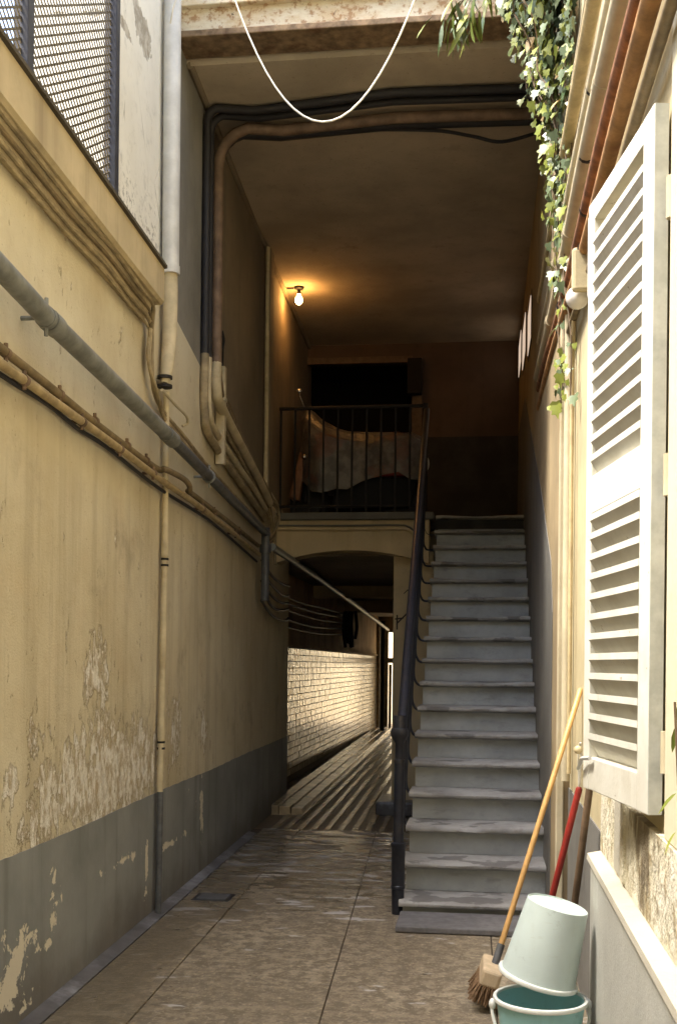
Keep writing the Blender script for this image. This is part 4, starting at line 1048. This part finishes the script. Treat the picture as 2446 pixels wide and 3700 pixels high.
# ------------------------------------------------------------------ brooms and buckets
def stick(name, label, a, b, r, mat, cat):
    t = thing(name, label, cat, tuple(a)); a = Vector(a); b = Vector(b)
    MB().tube([a, a.lerp(b, .5), b, b + (b - a).normalized() * .008], [r, r, r, r * .5], 10).build('handle', mat, t, True)
    return t
A_, B_ = Vector((.078, 4.64, .20)), Vector((.432, 4.97, 1.30))
br = stick('broom', 'broom with long yellow wooden handle leaning towards the shutter', A_, B_, .0125, 'wood_y', 'broom')
dv = (B_ - A_).normalized()
MB().tube([A_ - dv * .045, A_ + dv * .05], .0165, 10).build('ferrule', 'pipe_dk', br, True)
hc = A_ - dv * .06
Rm = Matrix.Rotation(R(16), 3, 'Y')
def rbx(c, sx, sy, sz, rot):
    return MB().hexa([tuple(c + rot @ Vector((x * sx, y * sy, z * sz))) for z in (-1, 1) for (x, y) in ((-1, -1), (1, -1), (1, 1), (-1, 1))])
rbx(hc + Vector((-.012, -.01, -.004)), .040, .13, .035, Rm).build('brush_block', 'wood_pale', br, bevel=.012)
bb = MB()
for i in range(9):
    for j in range(26):
        q = Vector((-.036 + .009 * i, -.125 + .010 * j, -.03)); q2 = Vector((q.x * 1.5 + random.uniform(-.01, .01), q.y * 1.08 + random.uniform(-.008, .008), -.105 + random.uniform(-.01, .006)))
        p0 = hc + Vector((-.012, -.01, 0)) + Rm @ q; p1 = hc + Vector((-.012, -.01, 0)) + Rm @ q2
        p1.z = max(p1.z, .004)
        bb.tube([p0, p1], [.004, .003], 4)
tag(bb.build('bristles', 'bristle', br), kind='stuff')
rd = stick('mop', 'dark red stick standing behind the buckets with a cord loop on top', (.165, 4.36, .02), (.357, 4.12, .957), .0125, 'wood_r', 'stick')
MB().tube(smoothpath([(.357, 4.12, .95), (.353, 4.10, 1.02), (.348, 4.06, 1.10), (.352, 4.02, 1.13), (.358, 4.06, 1.08), (.358, 4.12, .96)], 5), .0035, 5).build('cord_loop', 'wire', rd, True)
stick('stick', 'dark brown wooden stick leaning on the wall behind the buckets', (.312, 4.38, .01), (.397, 4.04, 1.06), .0135, 'wood_b', 'stick')
def bucket(name, label, mats, c, axis, r0, r1, h, group=None, bail=True, ears=True):
    t = thing(name, label, 'bucket', tuple(c), group); c = Vector(c)
    pr = [(.001, .006), (r0 - .004, .006), (r0 - .003, .0), (r0, .002), (r0 + (r1 - r0) * .5, h * .5), (r1, h), (r1 - .003, h), (r0 + (r1 - r0) * .5 - .003, h * .5), (r0 - .004, .012), (.001, .010)]
    MB().lathe(pr, c, 40, axis).build('bucket_body', mats[0], t, True)
    tor = [(r1 + .003 + .0075 * math.cos(a), h - .002 + .009 * math.sin(a)) for a in [2 * math.pi * i / 8 for i in range(8)]]
    MB().lathe(tor, c, 40, axis, closed=True).build('rim', mats[1], t, True)
    if ears:
        for s in (-1, 1):
            e = c + axis @ Vector((s * (r1 + .012), 0, h - .02))
            MB().ball(e, .016, 12, 8, (.8, 1.1, 1.2)).build('ear', mats[1], t, True)
        if bail:
            pts = []
            for i in range(25):
                a = math.pi * i / 24
                pts.append(c + axis @ Vector((-(r1 + .016) * math.cos(a), -(.155) * math.sin(a) * .55, h - .02 - .185 * math.sin(a))))
            MB().tube(pts, .0055, 8).build('bail_handle', mats[1], t, True)
    return t
bc = (.206, 3.76, .004)
bucket('bucket', 'teal plastic bucket with hanging white handle, lower of the two', ('bucket_t', 'rim_w'), bc, Matrix.Rotation(R(8), 3, 'Z'), .105, .148, .288)
ax = Matrix.Rotation(R(14), 3, 'Y') @ Matrix.Rotation(R(2), 3, 'X') @ Matrix.Rotation(R(180), 3, 'X')
bucket('bucket', 'pale mint plastic bucket turned upside down on the teal one', ('bucket_w', 'rim_w'), (.262, 3.79, .603), ax, .103, .127, .262, bail=False, ears=False)

# small drain cover in the floor
dc = thing('drain_cover', 'small bluish metal drain cover in the paving near the left wall', 'drain cover', (-1.57, 6.47, 0))
MB().box(-1.69, -1.46, 6.38, 6.58, -.02, .003).build('cover_frame', 'iron', dc, bevel=.002)
MB().box(-1.665, -1.485, 6.405, 6.555, .0, .006).build('cover_plate', 'pipe_dk', dc, bevel=.002)
# weed at the window edge
wd = thing('weed', 'small green sprig at the window edge on the right', 'plant', (.42, 2.45, 1.05))
MB().tube([(.425, 2.36, .99), (.41, 2.37, 1.10), (.40, 2.38, 1.33)], .003, 5).build('stem', 'stem', wd, True)
for z in (1.06, 1.14, 1.28, 1.32): leaf(wd, Vector((.405, 2.385, z)), .06, 'long', 4)
